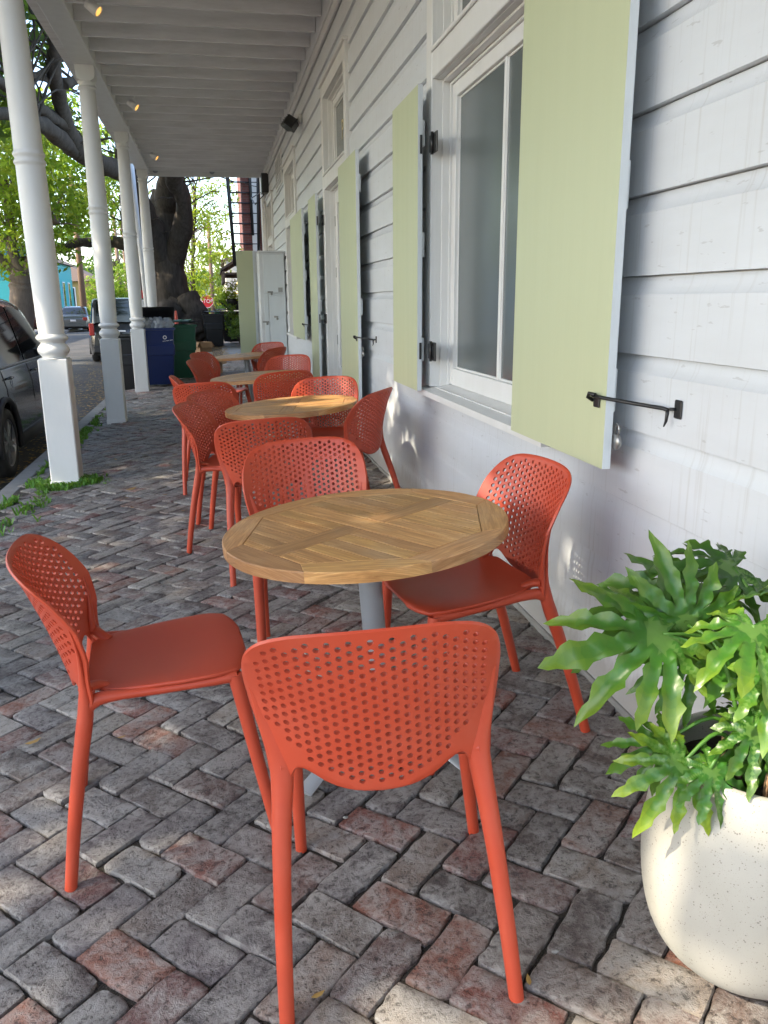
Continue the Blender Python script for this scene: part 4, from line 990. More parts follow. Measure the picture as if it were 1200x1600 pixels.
# ================================================================ bins, boxes, cabinet
def make_bin(mat, lidmat, open_lid=False, bags=False, lab='', loc=(0, 0, 0), rz=0, logo=False, group=None):
    k_ = KS(loc[0]) if loc[2] > -.1 else 1.12
    loc = (loc[0] * k_, loc[1] * k_, (gz(loc[0] * k_) if loc[2] > -.1 else ROADZ + .01) + (.01 if loc[1] > 20 else 0)); t = empty('wheelie_bin', loc, rz, lab, 'bin', group); t.scale = (1.09,) * 3      # front faces -y, hinge and wheels at +y
    m = MB()
    def ring(z, w, d, yo, rr=.05, n=6):
        o = []
        for cx, cy, a0 in ((w - rr, d - rr, 0), (-w + rr, d - rr, 90), (-w + rr, -d + rr, 180), (w - rr, -d + rr, 270)):
            for k in range(n): a = R_(a0 + 90 * k / (n - 1)); o.append((cx + rr * math.cos(a), cy + yo + rr * math.sin(a), z))
        return o
    lev = [ring(.05, .23, .25, -.0, .05), ring(.10, .245, .27, 0, .05), ring(.55, .275, .315, 0, .05), ring(.56, .29, .33, 0, .05), ring(.72, .295, .34, 0, .05), ring(.74, .282, .325, 0, .05), ring(.98, .295, .35, 0, .05), ring(.985, .318, .375, 0, .05), ring(1.02, .318, .375, 0, .05), ring(1.02, .285, .34, 0, .05), ring(.70, .27, .31, 0, .05)]
    V = [p for l in lev for p in l]; n = len(lev[0]); F = [(i * n + k, i * n + (k + 1) % n, (i + 1) * n + (k + 1) % n, (i + 1) * n + k) for i in range(len(lev) - 1) for k in range(n)] + [tuple(range(n))[::-1], tuple((len(lev) - 1) * n + k for k in range(n))]
    m.add(V, F, True); m.build('bin_body', M[mat], t, sharp=35)
    m = MB(); m.tube([(-.25, .40, .96), (-.25, .44, 1.0), (.25, .44, 1.0), (.25, .40, .96)], .014, 8); m.build('handle', M[mat], t)
    for s in (-1, 1):
        m = MB(); Mx = Matrix.Translation((s * .27, .29, .125)) @ Matrix.Rotation(R_(90), 4, 'Y')
        m.lathe([(.10, -.028), (.122, -.024), (.125, 0), (.122, .024), (.10, .028)], 28, (0, 0, 0), True, Mx, cap=False); w = m.build('wheel', M['tyre'], t)
        m = MB(); m.lathe([(.02, -.03), (.03, -.03), (.03, .03), (.02, .03)], 16, (0, 0, 0), True, Mx); m.lathe([(.09, -.022), (.105, -.022), (.105, .022), (.09, .022)], 28, (0, 0, 0), True, Mx, cap=False)
        for k in range(7):
            a = 2 * math.pi * k / 7; m.box((.025, -.010, -.014), (.095, .010, .014), 0, Mx @ Matrix.Rotation(a, 4, 'Z'))
        m.build('wheel_spokes', M['binblack'], w)
    m = MB(); a = R_(-24) if open_lid else R_(-2)
    Mx = Matrix.Translation((0, .38, 1.03)) @ Matrix.Rotation(a, 4, 'X')
    m.grid(lambda u, v: Mx @ Vector(((-.325 + .65 * u), -.77 * v, .03 + .035 * math.sin(math.pi * u) * math.sin(math.pi * min(1, v * 1.02)))), 12, 10)
    m.grid(lambda u, v: Mx @ Vector(((-.325 + .65 * u), -.77 * v, .0 if not (0 < u < 1) else .022 * 1 + .035 * math.sin(math.pi * u) * math.sin(math.pi * v))), 12, 10)
    for k in range(4): m.box((-.30 + k * .17, -.70, .05), (-.27 + k * .17, -.1, .068), .004, Mx)
    m.build('lid', M[lidmat], t)
    if bags:
        m = MB(); rr = random.Random(4)
        for k in range(4):
            c = Vector((-.17 + .115 * k, -.18 + .05 * (k % 2), 1.06)); sd = k * 7.3
            def f(u, v, c=c, sd=sd):
                a = 2 * math.pi * u; b = math.pi * (v - .5); d = Vector((math.cos(a) * math.cos(b), math.sin(a) * math.cos(b), math.sin(b))); return c + d * (.13 + .05 * noise.noise(d * 2.4 + Vector((sd, 0, 0))) + .02 * noise.noise(d * 7 + Vector((sd, 0, 0))))
            m.grid(f, 28, 18)
        tag(m.build('rubbish_bags', M['bag']), 'crumpled pale plastic bags bulging out of the blue bin', 'rubbish').location = loc; bpy.data.objects['rubbish_bags'].scale = (1.09,) * 3; bpy.data.objects['rubbish_bags'].rotation_euler = (0, 0, rz)
    if logo:
        m = MB(); m.lathe([(.018, 0), (.034, 0)], 20, (0, 0, 0), False, Matrix.Translation((.13, -.3475, .86)) @ Matrix.Rotation(R_(90), 4, 'X'), cap=False)
        for k in range(6): m.box((.02, -.005, 0), (.034, .005, .002), 0, Matrix.Translation((.13, -.349, .86)) @ Matrix.Rotation(R_(90), 4, 'X') @ Matrix.Rotation(k * 1.05, 4, 'Z'))
        for k, w in enumerate((.03, .02, .045, .015, .035, .02)): m.box((.10 + .03 * k - .01, -.348, .79 + .004 * k), (.10 + .03 * k + w * .5, -.346, .800 + .004 * k))
        m.build('emblem', M['whitep'], t)
    return t
make_bin('binblue', 'binblack', True, True, 'blue wheeled bin with a propped black lid behind the third porch post', (-1.02, 14.62, -.0), R_(8), True)
make_bin('bingreen', 'bingreen', False, False, 'green wheeled bin behind the blue bin', (-.72, 15.75, -.0), R_(14))
make_bin('binblack', 'binblack', False, False, 'black wheeled bin between the second and third porch posts, left of the blue bin', (-1.62, 14.9, -.13), R_(-4))
make_bin('binblack', 'binblack', False, False, 'black wheeled bin standing beyond the big tree trunk, in front of the far path', (-.07, 26.6, -.03), R_(5))
make_bin('binblack', 'binblack', True, False, 'dark bin with its lid tipped up, farther up the path beside the wall', (.60, 29.5, -.03), R_(-30))
make_bin('bingreen', 'binblack', False, False, 'small greenish bin just right of the far black bin', (.28, 31.5, -.03), R_(0))
def carton(loc, s, rz, open_=True, lab=''):
    k_ = KS(loc[0]); loc = (loc[0] * k_, loc[1] * k_, loc[2] * 1.07 + gz(loc[0] * k_) + .004); t = empty('cardboard_box', loc, rz, lab, 'box', 'cardboard boxes piled beside the bins'); w, d, h = s; m = MB(); e = .004
    m.box((-w, -d, 0), (w, d, e)); m.box((-w, -d, e), (-w + e, d, h)); m.box((w - e, -d, e), (w, d, h)); m.box((-w + e, -d, e), (w - e, -d + e, h)); m.box((-w + e, d - e, e), (w - e, d, h)); m.build('carton', M['card'], t)
    for k, (x, y, a, ax) in enumerate(((0, -d, 55, 'X'), (0, d, -40, 'X'), (-w, 0, -60, 'Y'), (w, 0, 50, 'Y'))):
        m = MB(); Mx = Matrix.Translation((x, y, h)) @ Matrix.Rotation(R_(a if open_ else 0), 4, ax)
        if ax == 'X': m.box((-w + .005, 0 if y > 0 else -d * .9, 0), (w - .005, d * .9 if y > 0 else 0, e), 0, Mx) if open_ else m.box((-w + .005, 0, 0), (w - .005, -y * .98, e), 0, Mx)
        elif open_: m.box((0 if x > 0 else -w * .8, -d + .005, 0), (w * .8 if x > 0 else 0, d - .005, e), 0, Mx)
        else: m.box((0, -.03, e + .001), (-x, .03, e + .002), 0, Mx)
        m.build('flap', M['card'], t)
carton((-.50, 16.7, 0), (.20, .22, .42), .25, True, 'tall open cardboard box at the left of the pile beside the green bin')
carton((-.16, 16.95, 0), (.22, .18, .34), -.3, True, 'open cardboard box at the right of the pile, behind the chair backs')
carton((-.30, 16.9, .43), (.15, .16, .22), .6, True, 'cardboard box thrown on top of the pile, flaps sticking up')
m = MB(); 
for (a, b) in (((-.02, 0, 0), (.02, .03, .52)), ((.40, 0, 0), (.44, .03, .52)), ((.021, .001, .48), (.399, .029, .52)), ((.021, .001, .0), (.399, .029, .16))): m.box(a, b, .003)
o = m.build('white_panel_rack', M['whitep']); o.location = (-.54, 17.6, gz(-.54)); tag(o, 'small white open rack standing in front of the cardboard boxes', 'rack')
# white utility cabinet against the wall, open green door shutter behind it
cab = empty('utility_cabinet', (1.1, 15.9, 0), 0, 'tall pale grey utility cabinet with padlocked doors against the wall', 'cabinet')
m = MB(); m.box((-.265, -.28, .02), (.205, .4, 2.27), .01); m.box((-.275, -.29, 2.27), (.212, .42, 2.30), .006); m.build('cabinet_body', M['siding'], cab)
m = MB(); m.box((-.19, -.296, 1.56), (.195, -.281, 2.24), .005); m.build('upper_door', M['shedge'], cab)
m = MB(); m.box((-.10, -.30, .06), (.20, -.281, 1.50), .005); m.box((-.11, -.302, 1.50), (.202, -.281, 1.53), .003); m.build('lower_door', M['shedge'], cab)
m = MB(); m.box((-.20, -.292, .06), (-.12, -.281, 1.55), .004); m.build('side_panel', M['shedge'], cab)
for nm, a, b in (('hasp', (-.13, -.32, 1.555), (-.03, -.302, 1.585)), ('hasp', (-.24, -.315, 1.02), (-.12, -.296, 1.05)), ('door_latch', (-.03, -.325, 1.11), (.05, -.303, 1.14)), ('door_latch', (-.18, -.312, .38), (-.13, -.293, .56))):
    m = MB(); m.box(a, b, .004); m.lathe([(.004, -.01), (.022, -.01), (.022, .01), (.004, .01)], 12, (0, 0, 0), True, Matrix.Translation(((a[0] + b[0]) / 2 + .02, -.33, a[2] - .02)) @ Matrix.Rotation(R_(90), 4, 'X')); m.build(nm, M['screw'], cab)
m = MB(); m.box((.07, -.305, 1.57), (.15, -.297, 1.65)); m.build('notice_plate', M['screw'], cab)
ds = empty('open_door_shutter', (XW, 16.9, 0), 0, 'sage green door shutter standing open at right angles to the wall beside the cabinet', 'shutter')
m = MB(); m.box((-.85, -.02, .28), (-.53, .0, 2.37)); m.build('green_face', M['green'], ds)
m = MB(); m.box((-.85, .0005, .28), (-.49, .04, 2.37)); m.box((-.53, -.02, .28), (-.49, 0, 2.37)); m.build('shutter_edge', M['shedge'], ds)
m = MB(); m.box((-.49, .01, .30), (-.02, .035, 2.36)); m.build('rear_leaf', M['siding'], ds)
for z in (.7, 1.3, 2.05):
    m = MB(); m.box((-.49, -.006, z - .1), (-.455, .009, z + .1), .003); m.build('hinge', M['trim'], ds)
# ================================================================ vehicles
def car(name, label, cat, loc, rz, L, W, H, paintm, kind='suv', group='parked cars', rear=True):
    t = empty(name, loc, rz, label, cat, group)          # front towards +y
    wr = .36 if kind == 'suv' else .33; wb = L * .585; ya = -wb / 2 - .03; yf = wb / 2 - .03; y0, y1 = -L / 2, L / 2; gc = .24 if kind == 'suv' else .19
    belt = H * (.60 if kind == 'suv' else .62)
    hood = belt - .06
    def top(y):
        xs = [y0, y0 + .05, y0 + .14, y1 - 1.35, y1 - .9, y1 - .35, y1 - .08, y1]
        return interp(y, xs, [belt - .30, belt - .12, belt - .0, belt, hood, hood - .10, hood - .26, hood - .38] if kind != 'sedan' else [belt - .22, belt - .08, belt + .0, belt, hood, hood - .12, hood - .26, hood - .36])
    def bot(y):
        z = interp(y, [y0, y0 + .12, y0 + .5, y1 - .5, y1 - .1, y1], [gc + .14, gc + .05, gc, gc, gc + .02, gc + .08])
        for c in (ya, yf):
            d = abs(y - c)
            if d < wr + .065: z = max(z, wr + math.sqrt(max(0, (wr + .065) ** 2 - d * d)))
        return z
    def hwid(y, s):     # s 0 bottom .. 1 belt
        e = interp(y, [y0, y0 + .10, y0 + .35, y1 - .7, y1 - .15, y1], [.80, .91, 1, 1, .90, .74]); return W / 2 * e * interp(s, [0, .15, .5, .78, 1], [.965, .985, 1, .99, .945])
    ys = sorted(set([y0 + L * k / 70 for k in range(71)] + [c + s * (wr + .066) for c in (ya, yf) for s in (-1, 1)]))
    NS = 12; V = []; m = MB()
    for y in ys:
        b, tp = bot(y), top(y); row = []
        for k in range(NS + 1): s = k / NS; z = b + (tp - b) * s; sh = (z - gc) / (tp - gc); row.append((hwid(y, max(0, min(1, sh))), y, z))
        hw = row[-1][0]; crown = [(hw - .03, y, tp + .018), (hw * .8, y, tp + .035), (hw * .4, y, tp + .05), (0, y, tp + .055)]
        full = row + crown; full = full + [(-x, yy, z) for x, yy, z in full[-2::-1]]; V += full
    n = len(full); F = [(i * n + k, i * n + k + 1, (i + 1) * n + k + 1, (i + 1) * n + k) for i in range(len(ys) - 1) for k in range(n - 1)]
    F += [tuple(range(n)), tuple((len(ys) - 1) * n + k for k in range(n))[::-1]]; m.add(V, F, True)
    body = m.build('car_body', M[paintm], t, sharp=38)
    m = MB(); m.box((-W / 2 + .12, y0 + .25, gc + .02), (W / 2 - .12, y1 - .25, gc + .14)); 
    for c in (ya, yf): m.box((-W / 2 + .27, c - wr - .1, gc), (W / 2 - .27, c + wr + .1, wr * 2 + .12))
    m.build('underbody', M['trimplastic'], t)
    # greenhouse
    if kind == 'suv': st_ = [(y0 + .10, 0, 1), (y0 + .22, .45, 1), (y0 + .42, .93, .99), (y0 + .9, .99, .99), (y0 + 2.0, 1, 1), (y1 - 1.95, .90, 1), (y1 - 1.55, .48, 1), (y1 - 1.10, 0.0, 1)]
    elif kind == 'van': st_ = [(y0 + .06, 0, 1), (y0 + .12, .75, 1), (y0 + .22, .97, 1), (y0 + .9, 1, 1), (y0 + 2.0, 1, 1), (y1 - 1.55, .93, 1), (y1 - 1.25, .48, 1), (y1 - .95, 0.0, 1)]
    else: st_ = [(y0 + .55, 0, 1), (y0 + .95, .52, 1), (y0 + 1.35, .93, 1), (y0 + 1.9, 1, 1), (y0 + 2.3, 1, 1), (y1 - 2.0, .9, 1), (y1 - 1.6, .5, 1), (y1 - 1.15, 0, 1)]
    gh = H - belt; tum = .80 if kind != 'van' else .88
    line = smooth_line([(a, b) for a, b, c in st_], 5)
    def sec(y, f, off=0):
        hb = hwid(y, 1) - .02 + off; z1 = belt + gh * max(0, f); ft = max(f, 0)
        def hx(z): return hb * (1 - (1 - tum) * ((z - belt) / gh) ** 1.15)
        return hb, z1, hx
    V = []; m = MB()
    for y, f in line:
        hb, z1, hx = sec(y, f); z1 = max(z1, belt + .002); row = [(hx(belt + (z1 - belt) * k / 6), y, belt - .01 + (z1 - belt) * k / 6) for k in range(7)]; hw = row[-1][0]
        full = row + [(hw - .05, y, z1 + .025), (hw * .6, y, z1 + .045), (0, y, z1 + .05)]; full = full + [(-x, yy, z) for x, yy, z in full[-2::-1]]; V += full
    n = len(full); m.add(V, [(i * n + k, i * n + k + 1, (i + 1) * n + k + 1, (i + 1) * n + k) for i in range(len(line) - 1) for k in range(n - 1)], True)
    m.build('cabin', M[paintm], t, sharp=50)
    def gl(y, f):       # glass height limits
        return belt + .035, belt + gh * f - .07
    # side windows: strips between pillars
    yb = [q for q, f in line if f > .42]; ya_, yz_ = yb[0], yb[-1] + .35; nw = 3 if kind != 'sedan' else 2
    cuts = [ya_ + (yz_ - ya_) * q for q in ([0, .26, .60, 1] if nw == 3 else [0, .45, 1])]
    fl = lambda y: interp(y, [a for a, b in line], [b for a, b in line])
    for s in (-1, 1):
        for c0, c1 in zip(cuts[:-1], cuts[1:]):
            m = MB(); V = []; q = 8
            for i in range(q + 1):
                y = c0 + .035 + (c1 - c0 - .07) * i / q; f = fl(y); hb, z1, hx = sec(y, f); lo, hi = gl(y, f); hi = max(hi, lo + .01)
                for z in (lo, (lo + hi) / 2, hi): V.append((s * (hx(z) + .006), y, z))
            m.add(V, [(i * 3 + k, i * 3 + k + 1, (i + 1) * 3 + k + 1, (i + 1) * 3 + k) for i in range(q) for k in range(2)], True); m.build('side_window', M['carglass'], t)
        m = MB(); pts = [(s * (sec(y, fl(y))[2](belt + .02) + .008), y, belt + .018) for y in [ya_ + (yz_ - ya_) * k / 12 for k in range(13)]]; m.tube(pts, .010, 6); m.build('window_trim', M['screw'], t)
    def screen(nm, ra, rb):
        m = MB(); V = []; q = 8
        for i in range(q + 1):
            y = ra + (rb - ra) * i / q; f = fl(y); hb, z1, hx = sec(y, f); zz = z1 + .045; w = hx(z1) - .10
            d = -.012 if ra < 0 else .012
            for k in range(7): x = -w + 2 * w * k / 6; V.append((x, y + d, zz - .018 * (abs(x) / max(w, .1)) ** 2 + .006))
        m.add(V, [(i * 7 + k, i * 7 + k + 1, (i + 1) * 7 + k + 1, (i + 1) * 7 + k) for i in range(q) for k in range(6)], True); m.build(nm, M['carglass'], t)
    R0 = [a for a, b in line if b > .12][0]; R1 = [a for a, b in line if b > .86][0]; screen('rear_window', R0, R1)
    W0 = [a for a, b in line if b > .86][-1]; W1 = [a for a, b in line if b > .06][-1]; screen('windscreen', W0, W1)
    # wheels
    for s in (-1, 1):
        for c in (ya, yf):
            Mx = Matrix.Translation((s * (W / 2 - .105), c, wr)) @ Matrix.Rotation(R_(90 * s), 4, 'Y')
            m = MB(); m.lathe([(.62 * wr, -.10), (.93 * wr, -.105), (wr, -.07), (wr, .07), (.95 * wr, .10), (.80 * wr, .112), (.68 * wr, .104), (.66 * wr, .06)], 40, (0, 0, 0), True, Mx, cap=False); w = m.build('wheel', M['tyre'], t)
            m = MB(); m.lathe([(.67 * wr, .10), (.64 * wr, .085), (.62 * wr, -.06), (.1 * wr, -.06)], 40, (0, 0, 0), True, Mx, cap=False); m.lathe([(.001, .085), (.12 * wr, .085), (.14 * wr, .05)], 20, (0, 0, 0), True, Mx, cap=False)
            for k in range(5):
                for dd in (-.16, .16):
                    a = 2 * math.pi * k / 5 + dd; m.box((.09 * wr, -.018 * 1.1, .045), (.65 * wr, .018 * 1.1, .085), .006, Mx @ Matrix.Rotation(a, 4, 'Z'))
            m.build('rim', M['rim'], w)
            if kind != 'sedan':
                m = MB(); pts = [(s * (hwid(c + (wr + .075) * math.cos(a), .4) + .006), c + (wr + .085) * math.cos(a), wr + (wr + .085) * math.sin(a)) for a in [R_(-12 + 204 * k / 16) for k in range(17)]]; m.tube(pts, (.022, .045) if False else .03, 8); m.build('wheel_arch', M['trimplastic'], t)
        m = MB(); pts = [(s * (W / 2 * .985), y, gc + .06) for y in (ya + wr + .1, 0, yf - wr - .1)]; m.tube(pts, [(.07, .03)] * 3, 10, ref=(0, 0, 1)); m.build('sill_trim', M['trimplastic'], t)
        for y in (cuts[1] + .12, cuts[-2] + .12):
            x = hwid(y, .85); z = belt - .09; m = MB(); m.tube([(s * (x - .005), y, z), (s * (x + .03), y + .03, z), (s * (x + .03), y + .15, z + .003), (s * (x - .005), y + .19, z)], .011, 8); m.build('door_handle', M[paintm], t)
        for y in (cuts[-2], cuts[1] + .02):      # door shut lines
            m = MB(); m.tube([(s * (hwid(y, q) + .0005), y, gc + .1 + (belt - gc - .1) * q) for q in [k / 8 for k in range(9)]], .004, 5); m.build('door_gap', M['black'], t)
        m = MB(); ym = y1 - 1.45 if kind != 'van' else y1 - 1.3; Mx = Matrix.Translation((s * (W / 2 + .07), ym, belt + .09)); m.box((-.09, -.05, -.065), (.09, .06, .065), .03, Mx); m.tube([(s * (W / 2 - .06), ym + .02, belt + .02), (s * (W / 2 + .03), ym + .02, belt + .06)], .02, 6); m.build('door_mirror', M['black'], t)
        m = MB(); m.box((s * W / 2 * .60, y0 - .012, belt - .26), (s * W / 2 * .90, y0 + .14, belt - .06), .03) if kind != 'van' else m.box((s * W / 2 * .78, y0 - .012, belt - .34), (s * W / 2 * .93, y0 + .12, belt + .02), .02); m.build('tail_light', M['redlamp'], t)
        m = MB(); m.box((s * W / 2 * .50, y1 - .22, hood - .34), (s * W / 2 * .86, y1 - .02, hood - .20), .03); m.build('headlight', M['screw'], t)
    m = MB(); m.box((-W / 2 * .86, y0 - .05, gc + .10), (W / 2 * .86, y0 + .12, gc + .32), .04); m.build('rear_bumper', M['trimplastic'] if kind != 'sedan' else M[paintm], t)
    m = MB(); m.box((-W / 2 * .84, y1 - .12, gc + .04), (W / 2 * .84, y1 + .03, gc + .28), .04); m.build('front_bumper', M['trimplastic'], t)
    m = MB(); m.box((-.17, y0 - .022, belt - .30), (.17, y0 - .012, belt - .19), .003); m.build('number_plate', M['signwhite'], t)
    return t
car('parked_car', 'black sport utility car parked at the kerb beside the nearest white post', 'car', (-3.14, 10.35, ROADZ + .015), 0, 5.0, 2.0, 1.80, 'carblack', 'suv')
car('parked_car', 'charcoal boxy wagon parked at the kerb up the street behind the second post', 'car', (-2.86, 28.0, ROADZ + .02), R_(1), 4.3, 1.86, 1.84, 'cargrey', 'van')
car('parked_car', 'maroon car parked across the street behind the nearest white post', 'car', (-12.0, 58.5, ROADZ + .02), R_(-4), 4.5, 1.85, 1.62, 'carmaroon', 'suv')
car('parked_car', 'slate grey saloon parked far up the street in front of the turquoise house', 'car', (-8.9, 57.5, ROADZ + .02), R_(3), 4.6, 1.9, 1.5, 'carslate', 'sedan')
# ================================================================ trees
TANE = math.tan(SUN_EL)
GR = np.random.RandomState(5)
def sun_ok(P_):
    """True where a leaf may hang: gaps are shaped into the crowns so that the low sun reaches the pavement and the wall"""
    a = P_[:, 1] - P_[:, 0] * SUN_DY / SUN_DX; b = P_[:, 2] + P_[:, 0] * TANE / SUN_DX
    bad = (a < 1.27 + .05 * np.sin(b * 9)) & (a > -4) & (b > -1.2) & (b < 2.3)
    for (a0, b0, ra, rb) in ((5.45, 1.35, .38, .34), (6.0, 1.75, .30, .30), (5.95, 1.15, .22, .25), (5.25, .05, .14, .22), (9.0, .55, .2, .3), (5.55, 2.2, .10, .35), (14.3, 1.0, .25, .35), (3.35, 2.3, .10, .08), (6.9, 2.5, .08, .15)):
        bad |= ((a - a0) / ra) ** 2 + ((b - b0) / rb) ** 2 < 1
    return ~bad | (GR.uniform(0, 1, len(a)) < np.where(a < 1.3, .025, .02))
def leaves(clumps, per, size, seed, spread=1.0, light=None):
    """clumps: (x, y, z, r) ; returns V, F, C of many leaf quads"""
    g = np.random.RandomState(seed); Vs = []; Cs = []
    for (x, y, z, r) in clumps:
        n = max(4, int(per * r * r)); d = g.normal(size=(n, 3)); d /= np.linalg.norm(d, axis=1)[:, None]; rad = r * g.uniform(.25, 1, size=(n, 1)) ** .6
        P_ = np.array([x, y, z]) + d * rad * np.array([1, 1, .62]); tone = g.uniform(0, 1); c = np.clip(tone * .6 + g.uniform(0, .5, n) - .05 + .1 * d[:, 2], 0, 1)
        Vs.append(P_); Cs.append(c)
    P_ = np.concatenate(Vs); c = np.concatenate(Cs); k = sun_ok(P_); P_ = P_[k]; c = c[k]; n = len(P_)
    u = g.normal(size=(n, 3)); u /= np.linalg.norm(u, axis=1)[:, None]; w = g.normal(size=(n, 3)); w -= u * (u * w).sum(1)[:, None]; w /= np.linalg.norm(w, axis=1)[:, None]
    s = size * g.uniform(.6, 1.35, size=(n, 1)); V = np.empty((n, 4, 3)); V[:, 0] = P_ - u * s; V[:, 1] = P_ + w * s * .42 + u * s * .1; V[:, 2] = P_ + u * s; V[:, 3] = P_ - w * s * .42 + u * s * .1
    F = np.arange(n * 4).reshape(n, 4); C = np.stack([c, c, c, np.ones(n)], 1); return V.reshape(-1, 3), F, C
def in_blobs(blobs, n, seed, r0, r1, hollow=.0):
    g = random.Random(seed); out = []
    tot = sum(b[3] * b[4] * b[5] for b in blobs)
    for b in blobs:
        for _ in range(max(2, int(n * b[3] * b[4] * b[5] / tot))):
            while True:
                p = Vector((g.uniform(-1, 1), g.uniform(-1, 1), g.uniform(-1, 1)))
                if hollow < p.length < 1: break
            out.append((b[0] + p.x * b[3], b[1] + p.y * b[4], b[2] + p.z * b[5], g.uniform(r0, r1)))
    return out
def limb(mb, pts, r0, r1, n=10, seed=0, wob=.12):
    p = smooth_line(pts, 9 if r0 > .2 else 5); q = []
    for i, a in enumerate(p): t = i / (len(p) - 1); v = Vector(a); q.append(tuple(v + Vector((noise.noise(v * .9 + Vector((seed, 0, 0))), noise.noise(v * .9 + Vector((0, seed, 9))), noise.noise(v * .9 + Vector((5, 0, seed))))) * wob * 2 * (r0 + (r1 - r0) * t)))
    rad = [(r0 + (r1 - r0) * (i / (len(q) - 1)) ** .8) * (1 + .16 * noise.noise(Vector((i * .5, seed, 2)))) for i in range(len(q))]
    mb.tube(q, rad, n); return q
def twigs(mb, base, n, ln, r, seed, up=.3):
    g = random.Random(seed)
    for _ in range(n):
        b = Vector(base[g.randrange(len(base) // 3, len(base))]); d = Vector((g.uniform(-1, 1), g.uniform(-1, 1), g.uniform(-.3, 1) + up)).normalized(); L = ln * g.uniform(.5, 1.1)
        m = b + d * L * .5 + Vector((g.uniform(-.2, .2), g.uniform(-.2, .2), .1)) * L * .4; limb(mb, [tuple(b), tuple(m), tuple(b + d * L + Vector((0, 0, -.1 * L)))], r, r * .25, 6, g.random() * 50, .3)
def A(px, py, Y): return tuple(at(px, py, Y))
def tree(name, loc, label, barkmat, leafm, build, group=None):
    t = empty(name, loc, 0, label, 'tree', group); mb = MB(); cl = build(mb); mb.v = [tuple(Vector(p) + noise.noise_vector(Vector(p) * 1.7) * .08 + noise.noise_vector(Vector((p[0] * 6, p[1] * 6, p[2] * 1.3))) * .06) for p in mb.v]; o = mb.build('trunk', M[barkmat], t, world=True)
    V, F, C = cl; V = V - np.array(loc); np_mesh('crown', V, F, M[leafm], t, C); return t
# big oak by the far end of the canopy
def oak(mb):
    Y = 30
    base = [A(270, 545, Y), A(272, 500, Y), A(266, 450, Y), A(262, 400, Y), A(262, 340, Y), A(263, 300, Y)]
    limb(mb, base, .78, .46, 48, 1, .06)
    for k, (p0, p1, r) in enumerate((((290, 470), (322, 530), .42), ((275, 480), (252, 530), .45), ((296, 500), (306, 522), .5))): limb(mb, [A(p0[0], p0[1], Y - .3), A((p0[0] + p1[0]) / 2, (p0[1] + p1[1]) / 2 - 4, Y - .5), A(p1[0], p1[1] + 4, Y - .7)], .5, r, 14, 5 + k)
    l1 = limb(mb, [A(258, 420, Y), A(232, 340, Y - 1), A(208, 285, Y - 3), A(170, 262, Y - 5), A(120, 235, Y - 7.5), A(75, 205, Y - 9.5), A(30, 185, Y - 11), A(-30, 170, Y - 12)], .42, .10, 16, 3)
    l2 = limb(mb, [A(208, 285, Y - 3), A(196, 240, Y - 4), A(190, 180, Y - 5), A(165, 120, Y - 7)], .34, .12, 12, 4)
    l3 = limb(mb, [A(125, 238, Y - 7.5), A(104, 195, Y - 8.5), A(88, 130, Y - 9.5), A(82, 60, Y - 10.5), A(75, -20, Y - 11)], .24, .10, 10, 6)
    l4 = limb(mb, [A(104, 195, Y - 8.5), A(70, 178, Y - 9.5), A(28, 150, Y - 11), A(-20, 120, Y - 12)], .18, .08, 8, 7)
    l5 = limb(mb, [A(262, 330, Y), A(268, 250, Y - 1), A(262, 180, Y - 3), A(240, 90, Y - 5)], .50, .2, 14, 8)
    l6 = limb(mb, [A(268, 410, Y), A(280, 380, Y - .5), A(288, 345, Y - 1), A(282, 305, Y - 1.5), A(270, 270, Y - 2.5), A(285, 200, Y - 4)], .40, .22, 18, 9)
    l7 = limb(mb, [A(225, 400, Y + 1), A(200, 385, Y), A(170, 377, Y), A(130, 378, Y - .5), A(88, 392, Y - 1)], .30, .11, 10, 10)
    l8 = limb(mb, [A(262, 470, Y), A(240, 420, Y), A(222, 390, Y), A(206, 350, Y - 1), A(212, 300, Y - 2), A(225, 240, Y - 4)], .46, .25, 12, 11)
    l9 = limb(mb, [A(88, 130, Y - 9.5), A(60, 118, Y - 10), A(20, 128, Y - 11)], .10, .05, 8, 12); l10 = limb(mb, [A(100, 128, Y - 9.5), A(125, 118, Y - 9), A(160, 100, Y - 8)], .11, .05, 8, 13)
    for k, l in enumerate((l1, l2, l3, l4, l5, l6, l8, l9, l10)): twigs(mb, l, 12, 2.6, .035, 40 + k)
    bl = [(-6.5, 22, 9.5, 3.2, 5, 2.2), (-9.5, 19, 8.6, 3.5, 4, 2.2), (-4.0, 26, 10.2, 4.0, 5, 2.2), (-6.2, 17, 8.6, 2.4, 3, 1.7), (-3.5, 20, 7.6, 1.6, 3, .9), (-10, 26, 10, 5, 6, 3), (-8.5, 21, 6.6, 1.5, 2, .9), (-6.9, 18, 6.9, 1.3, 2, .9), (-8.2, 15.5, 8.4, 2.2, 1.6, 1.6), (-6.2, 20, 7.4, 1.6, 1.6, .8), (-5.0, 24, 6.6, 1.3, 1.6, .7), (-4.6, 13.6, 7.2, .9, 1.2, .8), (-6.5, 15, 7.4, 1.3, 1.2, .9), (-9, 16.5, 7.6, 1.6, 1.4, 1.0), (-7.8, 20, 9.6, 2.6, 3, 1.4), (-7.6, 22, 8.2, 2.2, 3, 1.6), (-5.0, 18.5, 7.8, 1.5, 2.5, 1.0), (-7.5, 27, 6.6, 1.4, 2.4, .8), (-5.2, 31, 7.0, 1.8, 2.4, .8)]
    cl = in_blobs(bl, 1080, 5, .42, .95); cl = [c for c in cl if not (c[2] < 5.2)]
    return leaves(cl, 105, .13, 8)
tree('oak_tree', (-1.2, 30, 0), 'huge dark oak with forked trunk and long limbs beyond the last porch post', 'bark', 'oakleaf', oak)
